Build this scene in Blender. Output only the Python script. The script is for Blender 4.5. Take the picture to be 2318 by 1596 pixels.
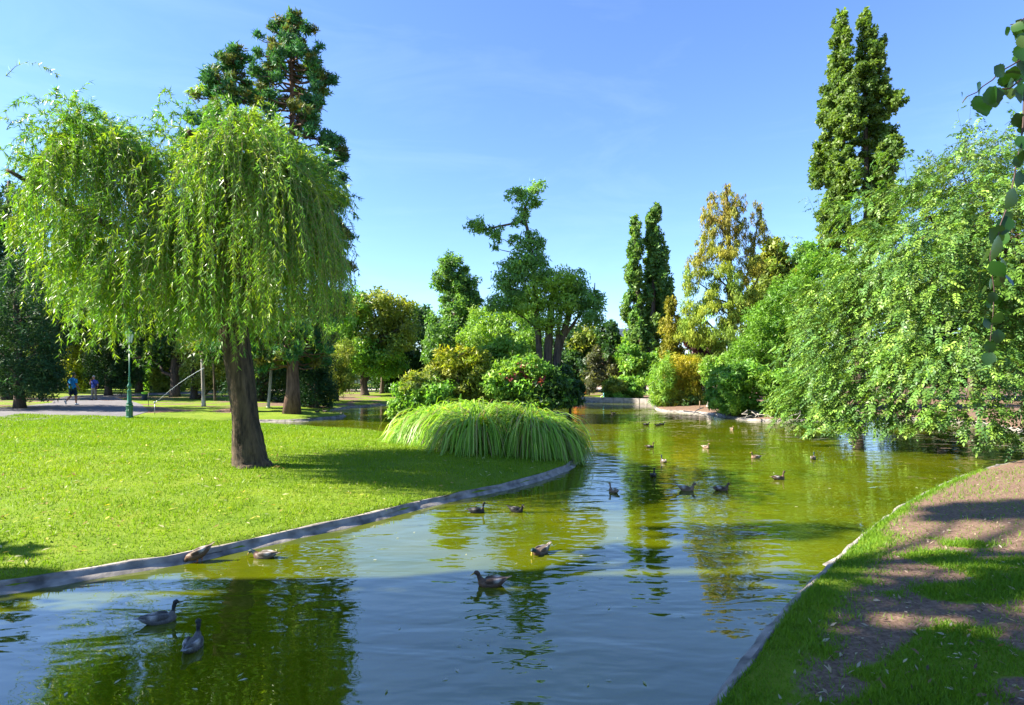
import bpy, math, random
import numpy as np
from mathutils import Vector

# ---------------------------------------------------------------- camera, sky, sun, exposure
SC = bpy.context.scene
for o in list(bpy.data.objects):
    bpy.data.objects.remove(o)
COL = SC.collection
F, CZ, HZ, S = 600.0, 2.4, 372.0, 1024 / 2317.0       # focal length in pixels, eye height, horizon row
SUN_EL = math.radians(37)
SUN_FWD = -2.0                   # the sun stands to the left, this many degrees ahead of square-left
EXPOSURE = 2.05

cam = bpy.data.cameras.new('camera')
cam.sensor_width = 36
cam.lens = 36 * F / 1024
cam.shift_y = (HZ - 352.5) / 1024
cam.clip_end = 2000
camo = bpy.data.objects.new('camera', cam)
COL.objects.link(camo)
camo.location = (0, 0, CZ)
camo.rotation_euler = (math.pi / 2, 0, 0)
SC.camera = camo

SUNV = Vector((-math.cos(math.radians(SUN_FWD)) * math.cos(SUN_EL), math.sin(math.radians(SUN_FWD)) * math.cos(SUN_EL), math.sin(SUN_EL)))
w = bpy.data.worlds.new('World')
SC.world = w
w.use_nodes = True
nt = w.node_tree
nt.nodes.clear()
sky = nt.nodes.new('ShaderNodeTexSky')
sky.sky_type = 'NISHITA'
sky.sun_disc = False
sky.sun_elevation = SUN_EL
sky.sun_rotation = math.atan2(SUNV.x, SUNV.y)
sky.altitude = 200
sky.air_density = 1.0
sky.dust_density = 0.15
sky.ozone_density = 3.0
bg = nt.nodes.new('ShaderNodeBackground')
bg.inputs['Strength'].default_value = 0.075
out = nt.nodes.new('ShaderNodeOutputWorld')
tint = nt.nodes.new('ShaderNodeMixRGB')
tint.blend_type = 'MULTIPLY'
tint.inputs[0].default_value = 1.0
tint.inputs[2].default_value = (0.75, 0.865, 1.09, 1)
nt.links.new(sky.outputs[0], tint.inputs[1])
# faint cirrus
tcw = nt.nodes.new('ShaderNodeTexCoord')
mpw = nt.nodes.new('ShaderNodeMapping')
mpw.inputs['Scale'].default_value = (1.2, 1.2, 5.0)
mpw.inputs['Rotation'].default_value = (0.15, 0.2, 0.0)
cnw = nt.nodes.new('ShaderNodeTexNoise')
cnw.inputs['Scale'].default_value = 2.2
cnw.inputs['Detail'].default_value = 7
cnw.inputs['Roughness'].default_value = 0.62
cnw.inputs['Distortion'].default_value = 0.8
nt.links.new(tcw.outputs['Generated'], mpw.inputs[0])
nt.links.new(mpw.outputs[0], cnw.inputs['Vector'])
crw = nt.nodes.new('ShaderNodeMapRange')
crw.inputs['From Min'].default_value = 0.5
crw.inputs['From Max'].default_value = 0.85
crw.inputs['To Max'].default_value = 0.06
nt.links.new(cnw.outputs['Fac'], crw.inputs['Value'])
cmw = nt.nodes.new('ShaderNodeMixRGB')
cmw.inputs[2].default_value = (6.5, 7.6, 8.6, 1)
nt.links.new(crw.outputs[0], cmw.inputs[0])
nt.links.new(tint.outputs[0], cmw.inputs[1])
nt.links.new(cmw.outputs[0], bg.inputs[0])
nt.links.new(bg.outputs[0], out.inputs[0])

sl = bpy.data.lights.new('sun', 'SUN')
sl.energy = 5.0
sl.angle = math.radians(0.53)
sl.color = (1.0, 0.93, 0.79)
so = bpy.data.objects.new('sun', sl)
COL.objects.link(so)
so.rotation_euler = SUNV.to_track_quat('Z', 'Y').to_euler()
so.location = SUNV * 60

SC.view_settings.view_transform = 'Standard'
SC.view_settings.look = 'None'
SC.view_settings.gamma = 1
SC.view_settings.use_curve_mapping = False
SC.view_settings.exposure = EXPOSURE
SC.render.engine = 'CYCLES'
SC.cycles.max_bounces = 8
SC.cycles.diffuse_bounces = 4
SC.cycles.glossy_bounces = 2
SC.cycles.transmission_bounces = 3
SC.cycles.transparent_max_bounces = 4
SC.cycles.caustics_reflective = False
SC.cycles.caustics_refractive = False
SC.cycles.sample_clamp_indirect = 4
try:
    SC.cycles.use_denoising = True
    SC.cycles.denoiser = 'OPENIMAGEDENOISE'
    SC.cycles.denoising_prefilter = 'ACCURATE'
except Exception:
    pass

rng = np.random.default_rng(11)
random.seed(11)

# ---------------------------------------------------------------- helpers
def P(u, v, d):
    """point at depth d seen at (u, v) of the 2317 px wide photograph"""
    return np.array([(u * S - 512) / F * d, d, CZ - (v * S - HZ) / F * d])

def G(u, v, z=0.0):
    """point on the level z seen at (u, v)"""
    return P(u, v, F * (CZ - z) / (v * S - HZ))

def nrm(a):
    return a / np.maximum(np.linalg.norm(a, axis=-1, keepdims=True), 1e-9)

def rdir(n):
    return nrm(rng.normal(size=(n, 3)))

def obj(name, me, parent=None, **props):
    o = bpy.data.objects.new(name, me)
    COL.objects.link(o)
    if parent is not None:
        o.parent = parent
    for k, v in props.items():
        o[k] = v
    return o

def thing(name, label, category, loc=(0, 0, 0), rz=0.0, group=None):
    o = bpy.data.objects.new(name, None)
    o.empty_display_size = 0.2
    COL.objects.link(o)
    o.location = [float(a) for a in loc]
    o.rotation_euler = (0, 0, rz)
    o['label'] = label
    o['category'] = category
    if group:
        o['group'] = group
    return o

def mesh(name, V, faces, mat=None, col=None, smooth=True, origin=None):
    """faces: an (n,k) array, or a list of index lists; col: per-vertex colours"""
    V = np.asarray(V, dtype=np.float64).reshape(-1, 3)
    if origin is not None:
        V = V - np.asarray(origin, dtype=np.float64)
    me = bpy.data.meshes.new(name)
    if isinstance(faces, np.ndarray):
        nf, k = faces.shape
        me.vertices.add(len(V))
        me.vertices.foreach_set('co', V.astype(np.float32).ravel())
        me.loops.add(nf * k)
        me.loops.foreach_set('vertex_index', faces.astype(np.int32).ravel())
        me.polygons.add(nf)
        me.polygons.foreach_set('loop_start', np.arange(0, nf * k, k, dtype=np.int32))
        me.update(calc_edges=True)
    else:
        me.from_pydata([tuple(p) for p in V], [], faces)
        me.update()
    me.polygons.foreach_set('use_smooth', np.full(len(me.polygons), smooth, dtype=bool))
    if mat is not None:
        for m in (mat if isinstance(mat, (list, tuple)) else [mat]):
            me.materials.append(m)
    if col is not None:
        a = me.attributes.new('col', 'FLOAT_COLOR', 'POINT')
        c = np.ones((len(V), 4), dtype=np.float32)
        c[:, :3] = col
        a.data.foreach_set('color', c.ravel())
    return me

class Geo:
    """collects vertices and quads/polygons for one mesh"""
    def __init__(s):
        s.V, s.F, s.n = [], [], 0
    def add(s, V, Fs):
        V = np.asarray(V, dtype=float).reshape(-1, 3)
        s.V.append(V)
        for f in Fs:
            s.F.append([int(i) + s.n for i in f])
        s.n += len(V)
    def tube(s, pts, rad, k=6, cap=True):
        V, Q = tube(pts, rad, k)
        Fs = [list(q) for q in Q]
        if cap:
            n = len(pts)
            Fs.append(list(range(k))[::-1])
            Fs.append([(n - 1) * k + i for i in range(k)])
        s.add(V, Fs)
    def box(s, c, size, rz=0.0):
        x, y, z = np.array(size) / 2.0
        V = np.array([[a, b, e] for a in (-x, x) for b in (-y, y) for e in (-z, z)])
        ca, sa = math.cos(rz), math.sin(rz)
        V = np.stack([V[:, 0] * ca - V[:, 1] * sa, V[:, 0] * sa + V[:, 1] * ca, V[:, 2]], 1) + np.array(c)
        s.add(V, [(0, 1, 3, 2), (4, 6, 7, 5), (0, 4, 5, 1), (2, 3, 7, 6), (0, 2, 6, 4), (1, 5, 7, 3)])
    def lathe(s, prof, k=10, c=(0, 0, 0), ang=0.0):
        V, Fs = [], []
        for r, z in prof:
            for i in range(k):
                a = ang + 2 * math.pi * i / k
                V.append((c[0] + r * math.cos(a), c[1] + r * math.sin(a), c[2] + z))
        n = len(prof)
        for j in range(n - 1):
            for i in range(k):
                Fs.append((j * k + i, j * k + (i + 1) % k, (j + 1) * k + (i + 1) % k, (j + 1) * k + i))
        Fs.append(list(range(k))[::-1])
        Fs.append([(n - 1) * k + i for i in range(k)])
        s.add(V, Fs)
    def build(s, name, mat, smooth=True, col=None):
        return mesh(name, np.concatenate(s.V), s.F, mat, col, smooth)

def tube(pts, rad, k=6):
    pts = np.asarray(pts, dtype=float)
    n = len(pts)
    rad = np.broadcast_to(np.asarray(rad, dtype=float), (n,))
    T = nrm(np.gradient(pts, axis=0))
    ref = np.array([0.0, 1.0, 0.0]) if abs(T[0][1]) < 0.8 else np.array([1.0, 0.0, 0.0])
    A = nrm(np.cross(T, ref))
    B = np.cross(T, A)
    a = np.arange(k) * 2 * math.pi / k
    V = pts[:, None, :] + rad[:, None, None] * (np.cos(a)[None, :, None] * A[:, None, :] + np.sin(a)[None, :, None] * B[:, None, :])
    i = np.arange(n - 1)[:, None] * k
    j = np.arange(k)[None, :]
    jn = (j + 1) % k
    Q = np.stack([i + j, i + jn, i + k + jn, i + k + j], -1).reshape(-1, 4)
    return V.reshape(-1, 3), Q

def leaf_quads(C, D, N, L, W, bend=0.12):
    """one diamond-shaped leaf per row: base C, direction D, normal N"""
    n = len(C)
    L = np.broadcast_to(np.asarray(L, dtype=float), (n,))[:, None]
    W = np.broadcast_to(np.asarray(W, dtype=float), (n,))[:, None]
    Sd = nrm(np.cross(D, N))
    Nn = np.cross(Sd, D)
    mid = C + D * L * 0.42
    V = np.stack([C, mid + Sd * W * 0.5 + Nn * L * bend, C + D * L, mid - Sd * W * 0.5 + Nn * L * bend], 1)
    return V.reshape(-1, 3), np.arange(4 * n).reshape(n, 4)

def leaf_tris(C, D, N, L, W):
    n = len(C)
    L = np.broadcast_to(np.asarray(L, dtype=float), (n,))[:, None]
    W = np.broadcast_to(np.asarray(W, dtype=float), (n,))[:, None]
    Sd = nrm(np.cross(D, N))
    V = np.stack([C + Sd * W * 0.5 + D * L * 0.12, C - Sd * W * 0.5, C + D * L], 1)
    return V.reshape(-1, 3), np.arange(3 * n).reshape(n, 3)

def smooth_noise(x, y, scale, seed=0):
    """value noise 0..1"""
    x = np.asarray(x, dtype=float) / scale + 1000.0
    y = np.asarray(y, dtype=float) / scale + 1000.0
    xi, yi = np.floor(x).astype(np.int64), np.floor(y).astype(np.int64)
    fx, fy = x - xi, y - yi
    fx, fy = fx * fx * (3 - 2 * fx), fy * fy * (3 - 2 * fy)
    def h(a, b):
        v = np.sin(a * 127.1 + b * 311.7 + seed * 74.7) * 43758.5453
        return v - np.floor(v)
    return (h(xi, yi) * (1 - fx) + h(xi + 1, yi) * fx) * (1 - fy) + (h(xi, yi + 1) * (1 - fx) + h(xi + 1, yi + 1) * fx) * fy

# ---------------------------------------------------------------- materials
def newmat(name):
    m = bpy.data.materials.new(name)
    m.use_nodes = True
    n = m.node_tree
    n.nodes.clear()
    o = n.nodes.new('ShaderNodeOutputMaterial')
    return m, n, o

def simple(name, color, rough=0.6, metal=0.0, noise=0.0, nscale=20.0, bump=0.0, spec=0.4, emit=None):
    m, n, o = newmat(name)
    b = n.nodes.new('ShaderNodeBsdfPrincipled')
    b.inputs['Base Color'].default_value = (*color, 1)
    b.inputs['Roughness'].default_value = rough
    b.inputs['Metallic'].default_value = metal
    b.inputs['Specular IOR Level'].default_value = spec
    if noise or bump:
        tc = n.nodes.new('ShaderNodeTexCoord')
        tx = n.nodes.new('ShaderNodeTexNoise')
        tx.inputs['Scale'].default_value = nscale
        tx.inputs['Detail'].default_value = 5
        n.links.new(tc.outputs['Object'], tx.inputs['Vector'])
        if noise:
            mx = n.nodes.new('ShaderNodeMixRGB')
            mx.inputs[1].default_value = (*[c * (1 - noise) for c in color], 1)
            mx.inputs[2].default_value = (*[min(1, c * (1 + noise)) for c in color], 1)
            rp = n.nodes.new('ShaderNodeValToRGB')
            rp.color_ramp.elements[0].position = 0.3
            rp.color_ramp.elements[1].position = 0.7
            n.links.new(tx.outputs['Fac'], rp.inputs[0])
            n.links.new(rp.outputs[0], mx.inputs[0])
            n.links.new(mx.outputs[0], b.inputs['Base Color'])
        if bump:
            bp = n.nodes.new('ShaderNodeBump')
            bp.inputs['Strength'].default_value = bump
            bp.inputs['Distance'].default_value = 0.02
            n.links.new(tx.outputs['Fac'], bp.inputs['Height'])
            n.links.new(bp.outputs[0], b.inputs['Normal'])
    n.links.new(b.outputs[0], o.inputs[0])
    return m

def leafmat(name, trans=0.38, rough=0.45, spec=0.35, tcol=(1.25, 1.3, 0.45)):
    """leaf colour from the per-leaf attribute, with light passing through the blade"""
    m, n, o = newmat(name)
    at = n.nodes.new('ShaderNodeAttribute')
    at.attribute_name = 'col'
    b = n.nodes.new('ShaderNodeBsdfPrincipled')
    b.inputs['Roughness'].default_value = rough
    b.inputs['Specular IOR Level'].default_value = spec
    n.links.new(at.outputs['Color'], b.inputs['Base Color'])
    t = n.nodes.new('ShaderNodeBsdfTranslucent')
    mu = n.nodes.new('ShaderNodeMixRGB')
    mu.blend_type = 'MULTIPLY'
    mu.inputs[0].default_value = 1
    mu.inputs[2].default_value = (*tcol, 1)
    n.links.new(at.outputs['Color'], mu.inputs[1])
    n.links.new(mu.outputs[0], t.inputs[0])
    mx = n.nodes.new('ShaderNodeMixShader')
    mx.inputs[0].default_value = trans
    n.links.new(b.outputs[0], mx.inputs[1])
    n.links.new(t.outputs[0], mx.inputs[2])
    n.links.new(mx.outputs[0], o.inputs[0])
    return m

def colmat(name, rough=0.6, spec=0.3, bump=0.0, nscale=60.0, var=0.25):
    """colour from the attribute, broken up by fine noise"""
    m, n, o = newmat(name)
    at = n.nodes.new('ShaderNodeAttribute')
    at.attribute_name = 'col'
    tc = n.nodes.new('ShaderNodeTexCoord')
    tx = n.nodes.new('ShaderNodeTexNoise')
    tx.inputs['Scale'].default_value = nscale
    tx.inputs['Detail'].default_value = 4
    n.links.new(tc.outputs['Object'], tx.inputs['Vector'])
    mr = n.nodes.new('ShaderNodeMapRange')
    mr.inputs['From Min'].default_value = 0.3
    mr.inputs['From Max'].default_value = 0.7
    mr.inputs['To Min'].default_value = 1 - var
    mr.inputs['To Max'].default_value = 1 + var
    n.links.new(tx.outputs['Fac'], mr.inputs['Value'])
    mu = n.nodes.new('ShaderNodeMixRGB')
    mu.blend_type = 'MULTIPLY'
    mu.inputs[0].default_value = 1
    n.links.new(at.outputs['Color'], mu.inputs[1])
    n.links.new(mr.outputs[0], mu.inputs[2])
    b = n.nodes.new('ShaderNodeBsdfPrincipled')
    b.inputs['Roughness'].default_value = rough
    b.inputs['Specular IOR Level'].default_value = spec
    n.links.new(mu.outputs[0], b.inputs['Base Color'])
    if bump:
        bp = n.nodes.new('ShaderNodeBump')
        bp.inputs['Strength'].default_value = bump
        bp.inputs['Distance'].default_value = 0.01
        n.links.new(tx.outputs['Fac'], bp.inputs['Height'])
        n.links.new(bp.outputs[0], b.inputs['Normal'])
    n.links.new(b.outputs[0], o.inputs[0])
    return m

def barkmat(name, c1, c2, scale=9.0, bump=0.8):
    m, n, o = newmat(name)
    tc = n.nodes.new('ShaderNodeTexCoord')
    mp = n.nodes.new('ShaderNodeMapping')
    mp.inputs['Scale'].default_value = (1, 1, 0.16)
    tx = n.nodes.new('ShaderNodeTexNoise')
    tx.inputs['Scale'].default_value = scale
    tx.inputs['Detail'].default_value = 7
    tx.inputs['Roughness'].default_value = 0.65
    n.links.new(tc.outputs['Object'], mp.inputs[0])
    n.links.new(mp.outputs[0], tx.inputs['Vector'])
    rp = n.nodes.new('ShaderNodeValToRGB')
    rp.color_ramp.elements[0].position = 0.36
    rp.color_ramp.elements[0].color = (*c1, 1)
    rp.color_ramp.elements[1].position = 0.66
    rp.color_ramp.elements[1].color = (*c2, 1)
    n.links.new(tx.outputs['Fac'], rp.inputs[0])
    b = n.nodes.new('ShaderNodeBsdfPrincipled')
    b.inputs['Roughness'].default_value = 0.85
    b.inputs['Specular IOR Level'].default_value = 0.2
    n.links.new(rp.outputs[0], b.inputs['Base Color'])
    bp = n.nodes.new('ShaderNodeBump')
    bp.inputs['Strength'].default_value = bump
    bp.inputs['Distance'].default_value = 0.06
    n.links.new(tx.outputs['Fac'], bp.inputs['Height'])
    n.links.new(bp.outputs[0], b.inputs['Normal'])
    n.links.new(b.outputs[0], o.inputs[0])
    return m

M = {}
M['leaf'] = leafmat('leaf', trans=0.45)
M['needle'] = leafmat('needle', trans=0.28, rough=0.6, spec=0.2)
M['willow_leaf'] = leafmat('willow_leaf', trans=0.38, rough=0.4, spec=0.35, tcol=(1.3, 1.35, 0.3))
M['ash_leaf'] = leafmat('ash_leaf', trans=0.26, rough=0.45, spec=0.3)
M['grass_blade'] = leafmat('grass_blade', trans=0.4, rough=0.5, spec=0.25)
M['reed'] = leafmat('reed', trans=0.5, rough=0.4, spec=0.4)
M['bark'] = barkmat('bark', (0.035, 0.026, 0.02), (0.15, 0.11, 0.08))
M['bark_dark'] = barkmat('bark_dark', (0.016, 0.012, 0.009), (0.13, 0.09, 0.055), scale=7.0, bump=1.0)
M['bark_red'] = barkmat('bark_red', (0.06, 0.034, 0.025), (0.19, 0.115, 0.085))
M['bark_pale'] = barkmat('bark_pale', (0.2, 0.17, 0.14), (0.5, 0.46, 0.4), scale=5)
M['twig'] = simple('twig', (0.16, 0.1, 0.05), 0.7)
M['green_twig'] = simple('green_twig', (0.22, 0.2, 0.05), 0.6)

# ---------------------------------------------------------------- pond outline and ground height
def chaikin(p, it=2):
    for _ in range(it):
        q = np.roll(p, -1, axis=0)
        p = np.stack([p * 0.75 + q * 0.25, p * 0.25 + q * 0.75], 1).reshape(-1, 2)
    return p

def resample(p, step):
    q = np.vstack([p, p[:1]])
    L = np.concatenate([[0], np.cumsum(np.linalg.norm(np.diff(q, axis=0), axis=1))])
    n = max(8, int(L[-1] / step))
    t = np.linspace(0, L[-1], n, endpoint=False)
    return np.stack([np.interp(t, L, q[:, 0]), np.interp(t, L, q[:, 1])], 1)

def g2(*uv):
    return [tuple(G(u, v, 0.0)[:2]) for u, v in uv]

pond = g2((1590, 1596), (1655, 1530), (1705, 1458), (1760, 1388), (1830, 1318), (1900, 1252), (1965, 1197), (2040, 1145), (2130, 1100), (2220, 1066), (2317, 1045))
pond += [(16.2, 17.8), (18.6, 20.8), (20.3, 23.6)]
pond += g2((2268, 970), (2200, 957), (2100, 949), (2000, 951), (1900, 955), (1750, 955), (1660, 950), (1610, 938), (1545, 933), (1495, 932), (1478, 925), (1484, 913), (1400, 910.5), (1290, 910))
pond += [(0.5, 49.5), (-4.0, 47.5), (-8.0, 45.0)]
pond += g2((820, 920), (770, 926), (745, 932), (778, 938), (785, 942), (770, 946), (715, 950), (690, 955))
pond += [(-13.6, 28.6), (-11.5, 26.8), (-7.5, 24.6), (-4.6, 22.8), (-2.2, 20.6), (0.6, 18.2), (1.9, 16.6)]
pond += g2((1302, 1058), (1262, 1076), (1201, 1096), (1118, 1115), (1009, 1138), (900, 1166), (792, 1194), (680, 1218), (565, 1244), (440, 1274), (330, 1292), (205, 1312), (60, 1336), (0, 1346))
pond += [(-7.5, 5.6), (-10.0, 5.0), (-11.0, 4.0), (-10.0, 3.0), (-6.0, 2.6), (-2.0, 2.5), (0.4, 2.9)]
POND = resample(chaikin(np.array(pond), 2), 0.35)
isl = [(-5.4, 29.0), (-4.6, 27.4), (-2.0, 26.6), (0.6, 27.2), (2.4, 29.5), (3.4, 32.0), (3.2, 34.5), (0.5, 36.5), (-3.0, 36.0), (-5.2, 33.0)]
ISLE = resample(chaikin(np.array(isl), 2), 0.5)

KE = 0.15      # width of the kerb outside the water line

def poly_dist(P2, poly):
    d = np.full(len(P2), 1e9)
    ins = np.zeros(len(P2), dtype=bool)
    a = poly
    b = np.roll(poly, -1, axis=0)
    for i in range(len(a)):
        ab = b[i] - a[i]
        ap = P2 - a[i]
        t = np.clip((ap @ ab) / max(ab @ ab, 1e-12), 0, 1)
        dd = ((ap - t[:, None] * ab) ** 2).sum(1)
        np.minimum(d, dd, out=d)
        c = (a[i][1] > P2[:, 1]) != (b[i][1] > P2[:, 1])
        if c.any():
            xs = a[i][0] + (P2[:, 1] - a[i][1]) * ab[0] / (ab[1] if abs(ab[1]) > 1e-12 else 1e-12)
            ins ^= c & (P2[:, 0] < xs)
    return np.sqrt(d), ins

def shore(x, y):
    """distance to the water's edge, positive on land"""
    P2 = np.stack([np.ravel(x), np.ravel(y)], 1).astype(float)
    dp, ip = poly_dist(P2, POND)
    di, ii = poly_dist(P2, ISLE)
    s = np.where(ip, np.where(ii, di, -np.minimum(dp, di)), dp)
    return s, ii

def hgt(x, y):
    s, ii = shore(x, y)
    x, y = np.ravel(x), np.ravel(y)
    amp = np.where(y > 40, 0.30, 0.42)
    h = 0.13 + amp * (1 - np.exp(-np.maximum(s - KE, 0) / 5.0))
    h = h + 0.03 * (smooth_noise(x, y, 1.7, 3) - 0.5) * np.clip(s - 0.4, 0, 1)
    # the ground behind the lake lies a little higher on the right-hand bank where the camera stands
    h = h + 0.25 * np.clip((3.6 - y) / 3.0, 0, 1) * (s > 0.4)
    h = np.where(s < KE, 0.10 + (s - KE) * 1.25, h)
    return np.maximum(h, -0.7)

def gz(x, y):
    return float(hgt(np.array([x]), np.array([y]))[0])

# ---------------------------------------------------------------- ground
def right_bank(x, y):
    return ((x > 0.6 + (y - 4) * 0.5) & (y < 27)) | (y < 3.4)

def soil_weight(x, y, s, isle):
    n1 = smooth_noise(x, y, 0.95, 1)
    n2 = smooth_noise(x, y, 0.33, 2)
    n3 = smooth_noise(x, y, 2.6, 5)
    m = n1 * 0.5 + n2 * 0.22 + n3 * 0.28
    w = np.zeros_like(x)
    rb = right_bank(x, y)
    mb = 0.5 * smooth_noise(x * 0.75, y, 0.55, 31) + 0.3 * smooth_noise(x * 0.8, y, 0.2, 33) + 0.2 * smooth_noise(x, y, 1.3, 37)
    near = np.clip((mb - 0.405) * 9, 0, 1) * np.clip((s - 0.25) / 0.5, 0.1, 1)
    # trodden mulch further along the bank, grass left only along the edge
    mul = np.clip((y - 6.7 + (n1 - 0.5) * 1.6) / 0.7, 0, 1)
    edge = np.clip((s - 0.0 - 0.3 * n1 * n3 - np.exp(-((y - 7.3) / 0.9) ** 2) * (0.5 + 1.3 * n1)) / 0.3, 0, 1)
    w = np.where(rb, np.maximum(near, mul * np.maximum(edge, 0.25 * near)), w)
    w = np.where(~rb & (x < -14) & (y > 29), np.clip((m - 0.36) * 4, 0.1, 0.85), w)
    w = np.where(~rb & (y > 36), np.clip((m - 0.42) * 4, 0, 0.85), w)
    w = np.where((x > 9) & (y > 17), 0.95, w)
    w = np.where(isle, 0.8, w)
    return w

def axis(lo, hi, a, b, fine, coarse, far):
    left = np.arange(a, lo, -coarse)[::-1][:-1] if lo < a else np.array([])
    mid = np.arange(a, b, fine)
    right = np.arange(b, hi + coarse, coarse)
    far_l = -np.geomspace(-left[0] if len(left) else -lo, far, 8)[::-1][:-1] if lo < 0 else np.array([])
    return np.unique(np.concatenate([far_l, left, mid, right, np.geomspace(right[-1], far, 8)]))

GX = axis(-40, 40, -13, 17.5, 0.16, 0.8, 900)
GY = np.unique(np.concatenate([[-900, -200, -60, -20, -8, -3], np.arange(0, 3, 0.5), np.arange(3, 24, 0.16), np.arange(24, 60, 0.5), np.arange(60, 90, 3), np.geomspace(90, 900, 8)]))
XX, YY = np.meshgrid(GX, GY)
x, y = XX.ravel(), YY.ravel()
sh, isl_in = shore(x, y)
zz = hgt(x, y)
nx, ny = len(GX), len(GY)
ii = (np.arange(ny - 1)[:, None] * nx + np.arange(nx - 1)[None, :])
Q = np.stack([ii, ii + 1, ii + nx + 1, ii + nx], -1).reshape(-1, 4)

m, n, o = newmat('ground')
at = n.nodes.new('ShaderNodeAttribute'); at.attribute_name = 'soil'
tc = n.nodes.new('ShaderNodeTexCoord')
def tn(scale, det=6, rough=0.6):
    t = n.nodes.new('ShaderNodeTexNoise')
    t.inputs['Scale'].default_value = scale
    t.inputs['Detail'].default_value = det
    t.inputs['Roughness'].default_value = rough
    n.links.new(tc.outputs['Object'], t.inputs['Vector'])
    return t
def ramp(src, stops):
    r = n.nodes.new('ShaderNodeValToRGB')
    e = r.color_ramp.elements
    while len(e) < len(stops):
        e.new(0.5)
    for k, (p, c) in enumerate(stops):
        e[k].position = p
        e[k].color = (*c, 1)
    n.links.new(src, r.inputs[0])
    return r
gn = tn(1.1, 8, 0.7)
gr = ramp(gn.outputs['Fac'], [(0.3, (0.09, 0.16, 0.010)), (0.5, (0.14, 0.21, 0.012)), (0.72, (0.19, 0.23, 0.02))])
sn = tn(22, 8, 0.75)
sr = ramp(sn.outputs['Fac'], [(0.28, (0.06, 0.034, 0.024)), (0.5, (0.17, 0.108, 0.075)), (0.72, (0.32, 0.22, 0.16))])
mn = tn(9, 5, 0.6)
ad = n.nodes.new('ShaderNodeMath'); ad.operation = 'MULTIPLY_ADD'
n.links.new(mn.outputs['Fac'], ad.inputs[0]); ad.inputs[1].default_value = 0.7
n.links.new(at.outputs['Fac'], ad.inputs[2])
mr = n.nodes.new('ShaderNodeMapRange')
mr.inputs['From Min'].default_value = 0.72; mr.inputs['From Max'].default_value = 0.95
n.links.new(ad.outputs[0], mr.inputs['Value'])
mx = n.nodes.new('ShaderNodeMixRGB')
n.links.new(mr.outputs[0], mx.inputs[0]); n.links.new(gr.outputs[0], mx.inputs[1]); n.links.new(sr.outputs[0], mx.inputs[2])
b = n.nodes.new('ShaderNodeBsdfPrincipled')
b.inputs['Roughness'].default_value = 0.9
b.inputs['Specular IOR Level'].default_value = 0.15
bp = n.nodes.new('ShaderNodeBump'); bp.inputs['Strength'].default_value = 0.8; bp.inputs['Distance'].default_value = 0.03
n.links.new(sn.outputs['Fac'], bp.inputs['Height']); n.links.new(bp.outputs[0], b.inputs['Normal'])
n.links.new(mx.outputs[0], b.inputs['Base Color']); n.links.new(b.outputs[0], o.inputs[0])
M['ground'] = m
me = mesh('ground', np.stack([x, y, zz], 1), Q, M['ground'])
a = me.attributes.new('soil', 'FLOAT', 'POINT')
a.data.foreach_set('value', soil_weight(x, y, sh, isl_in).astype(np.float32))
obj('ground', me, kind='structure')

# ---------------------------------------------------------------- pond kerb: sloping concrete with a raised lip
M['kerb'] = simple('kerb', (0.22, 0.195, 0.175), 0.8, noise=0.6, nscale=5, bump=1.0)
def strip(poly, prof, closed=True, seed=0, rough=0.02):
    T = np.roll(poly, -1, axis=0) - np.roll(poly, 1, axis=0)
    for _ in range(4):
        T = (np.roll(T, 1, axis=0) + T * 2 + np.roll(T, -1, axis=0)) / 4
    T = T / np.linalg.norm(T, axis=1, keepdims=True)
    ar = 0.5 * np.sum(poly[:, 0] * np.roll(poly[:, 1], -1) - np.roll(poly[:, 0], -1) * poly[:, 1])
    Nn = np.stack([T[:, 1], -T[:, 0]], 1) * (1 if ar > 0 else -1)
    V = []
    r = np.random.default_rng(seed)
    for s_, z_ in prof:
        j = r.normal(size=len(poly)) * rough
        V.append(np.column_stack([poly + Nn * (s_ + j)[:, None], z_ + r.normal(size=len(poly)) * rough * 0.5]))
    V = np.concatenate(V)
    k, n_ = len(prof), len(poly)
    i = np.arange(k - 1)[:, None] * n_
    j = np.arange(n_)[None, :]
    jn = (j + 1) % n_
    return V, np.stack([i + j, i + jn, i + n_ + jn, i + n_ + j], -1).reshape(-1, 4)
V, Q = strip(POND, [(-0.16, -0.12), (-0.07, -0.05), (-0.02, -0.01), (0.03, 0.02), (0.075, 0.045), (0.1, 0.055), (0.103, 0.112), (0.14, 0.118), (0.145, 0.02)], rough=0.015)
obj('pond_kerb', mesh('pond_kerb', V, Q, M['kerb']), kind='structure')

# ---------------------------------------------------------------- water
m, n, o = newmat('water')
tc = n.nodes.new('ShaderNodeTexCoord')
def wn(scale, sx, sy, det, dist=0.0):
    mp = n.nodes.new('ShaderNodeMapping')
    mp.inputs['Scale'].default_value = (sx, sy, 1)
    t = n.nodes.new('ShaderNodeTexNoise')
    t.inputs['Scale'].default_value = scale
    t.inputs['Detail'].default_value = det
    t.inputs['Distortion'].default_value = dist
    n.links.new(tc.outputs['Object'], mp.inputs[0]); n.links.new(mp.outputs[0], t.inputs['Vector'])
    return t
w1 = wn(1.5, 0.7, 1.5, 2, 0.5)
w2 = wn(4.5, 0.7, 1.5, 1.5, 0.3)
w3 = wn(0.35, 1, 1, 2)
mod = n.nodes.new('ShaderNodeMapRange'); mod.inputs['From Min'].default_value = 0.35; mod.inputs['From Max'].default_value = 0.65
mod.inputs['To Min'].default_value = 0.25; mod.inputs['To Max'].default_value = 1.0
n.links.new(w3.outputs['Fac'], mod.inputs['Value'])
ml = n.nodes.new('ShaderNodeMath'); ml.operation = 'MULTIPLY_ADD'
n.links.new(w2.outputs['Fac'], ml.inputs[0]); ml.inputs[1].default_value = 0.22
n.links.new(w1.outputs['Fac'], ml.inputs[2])
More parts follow.
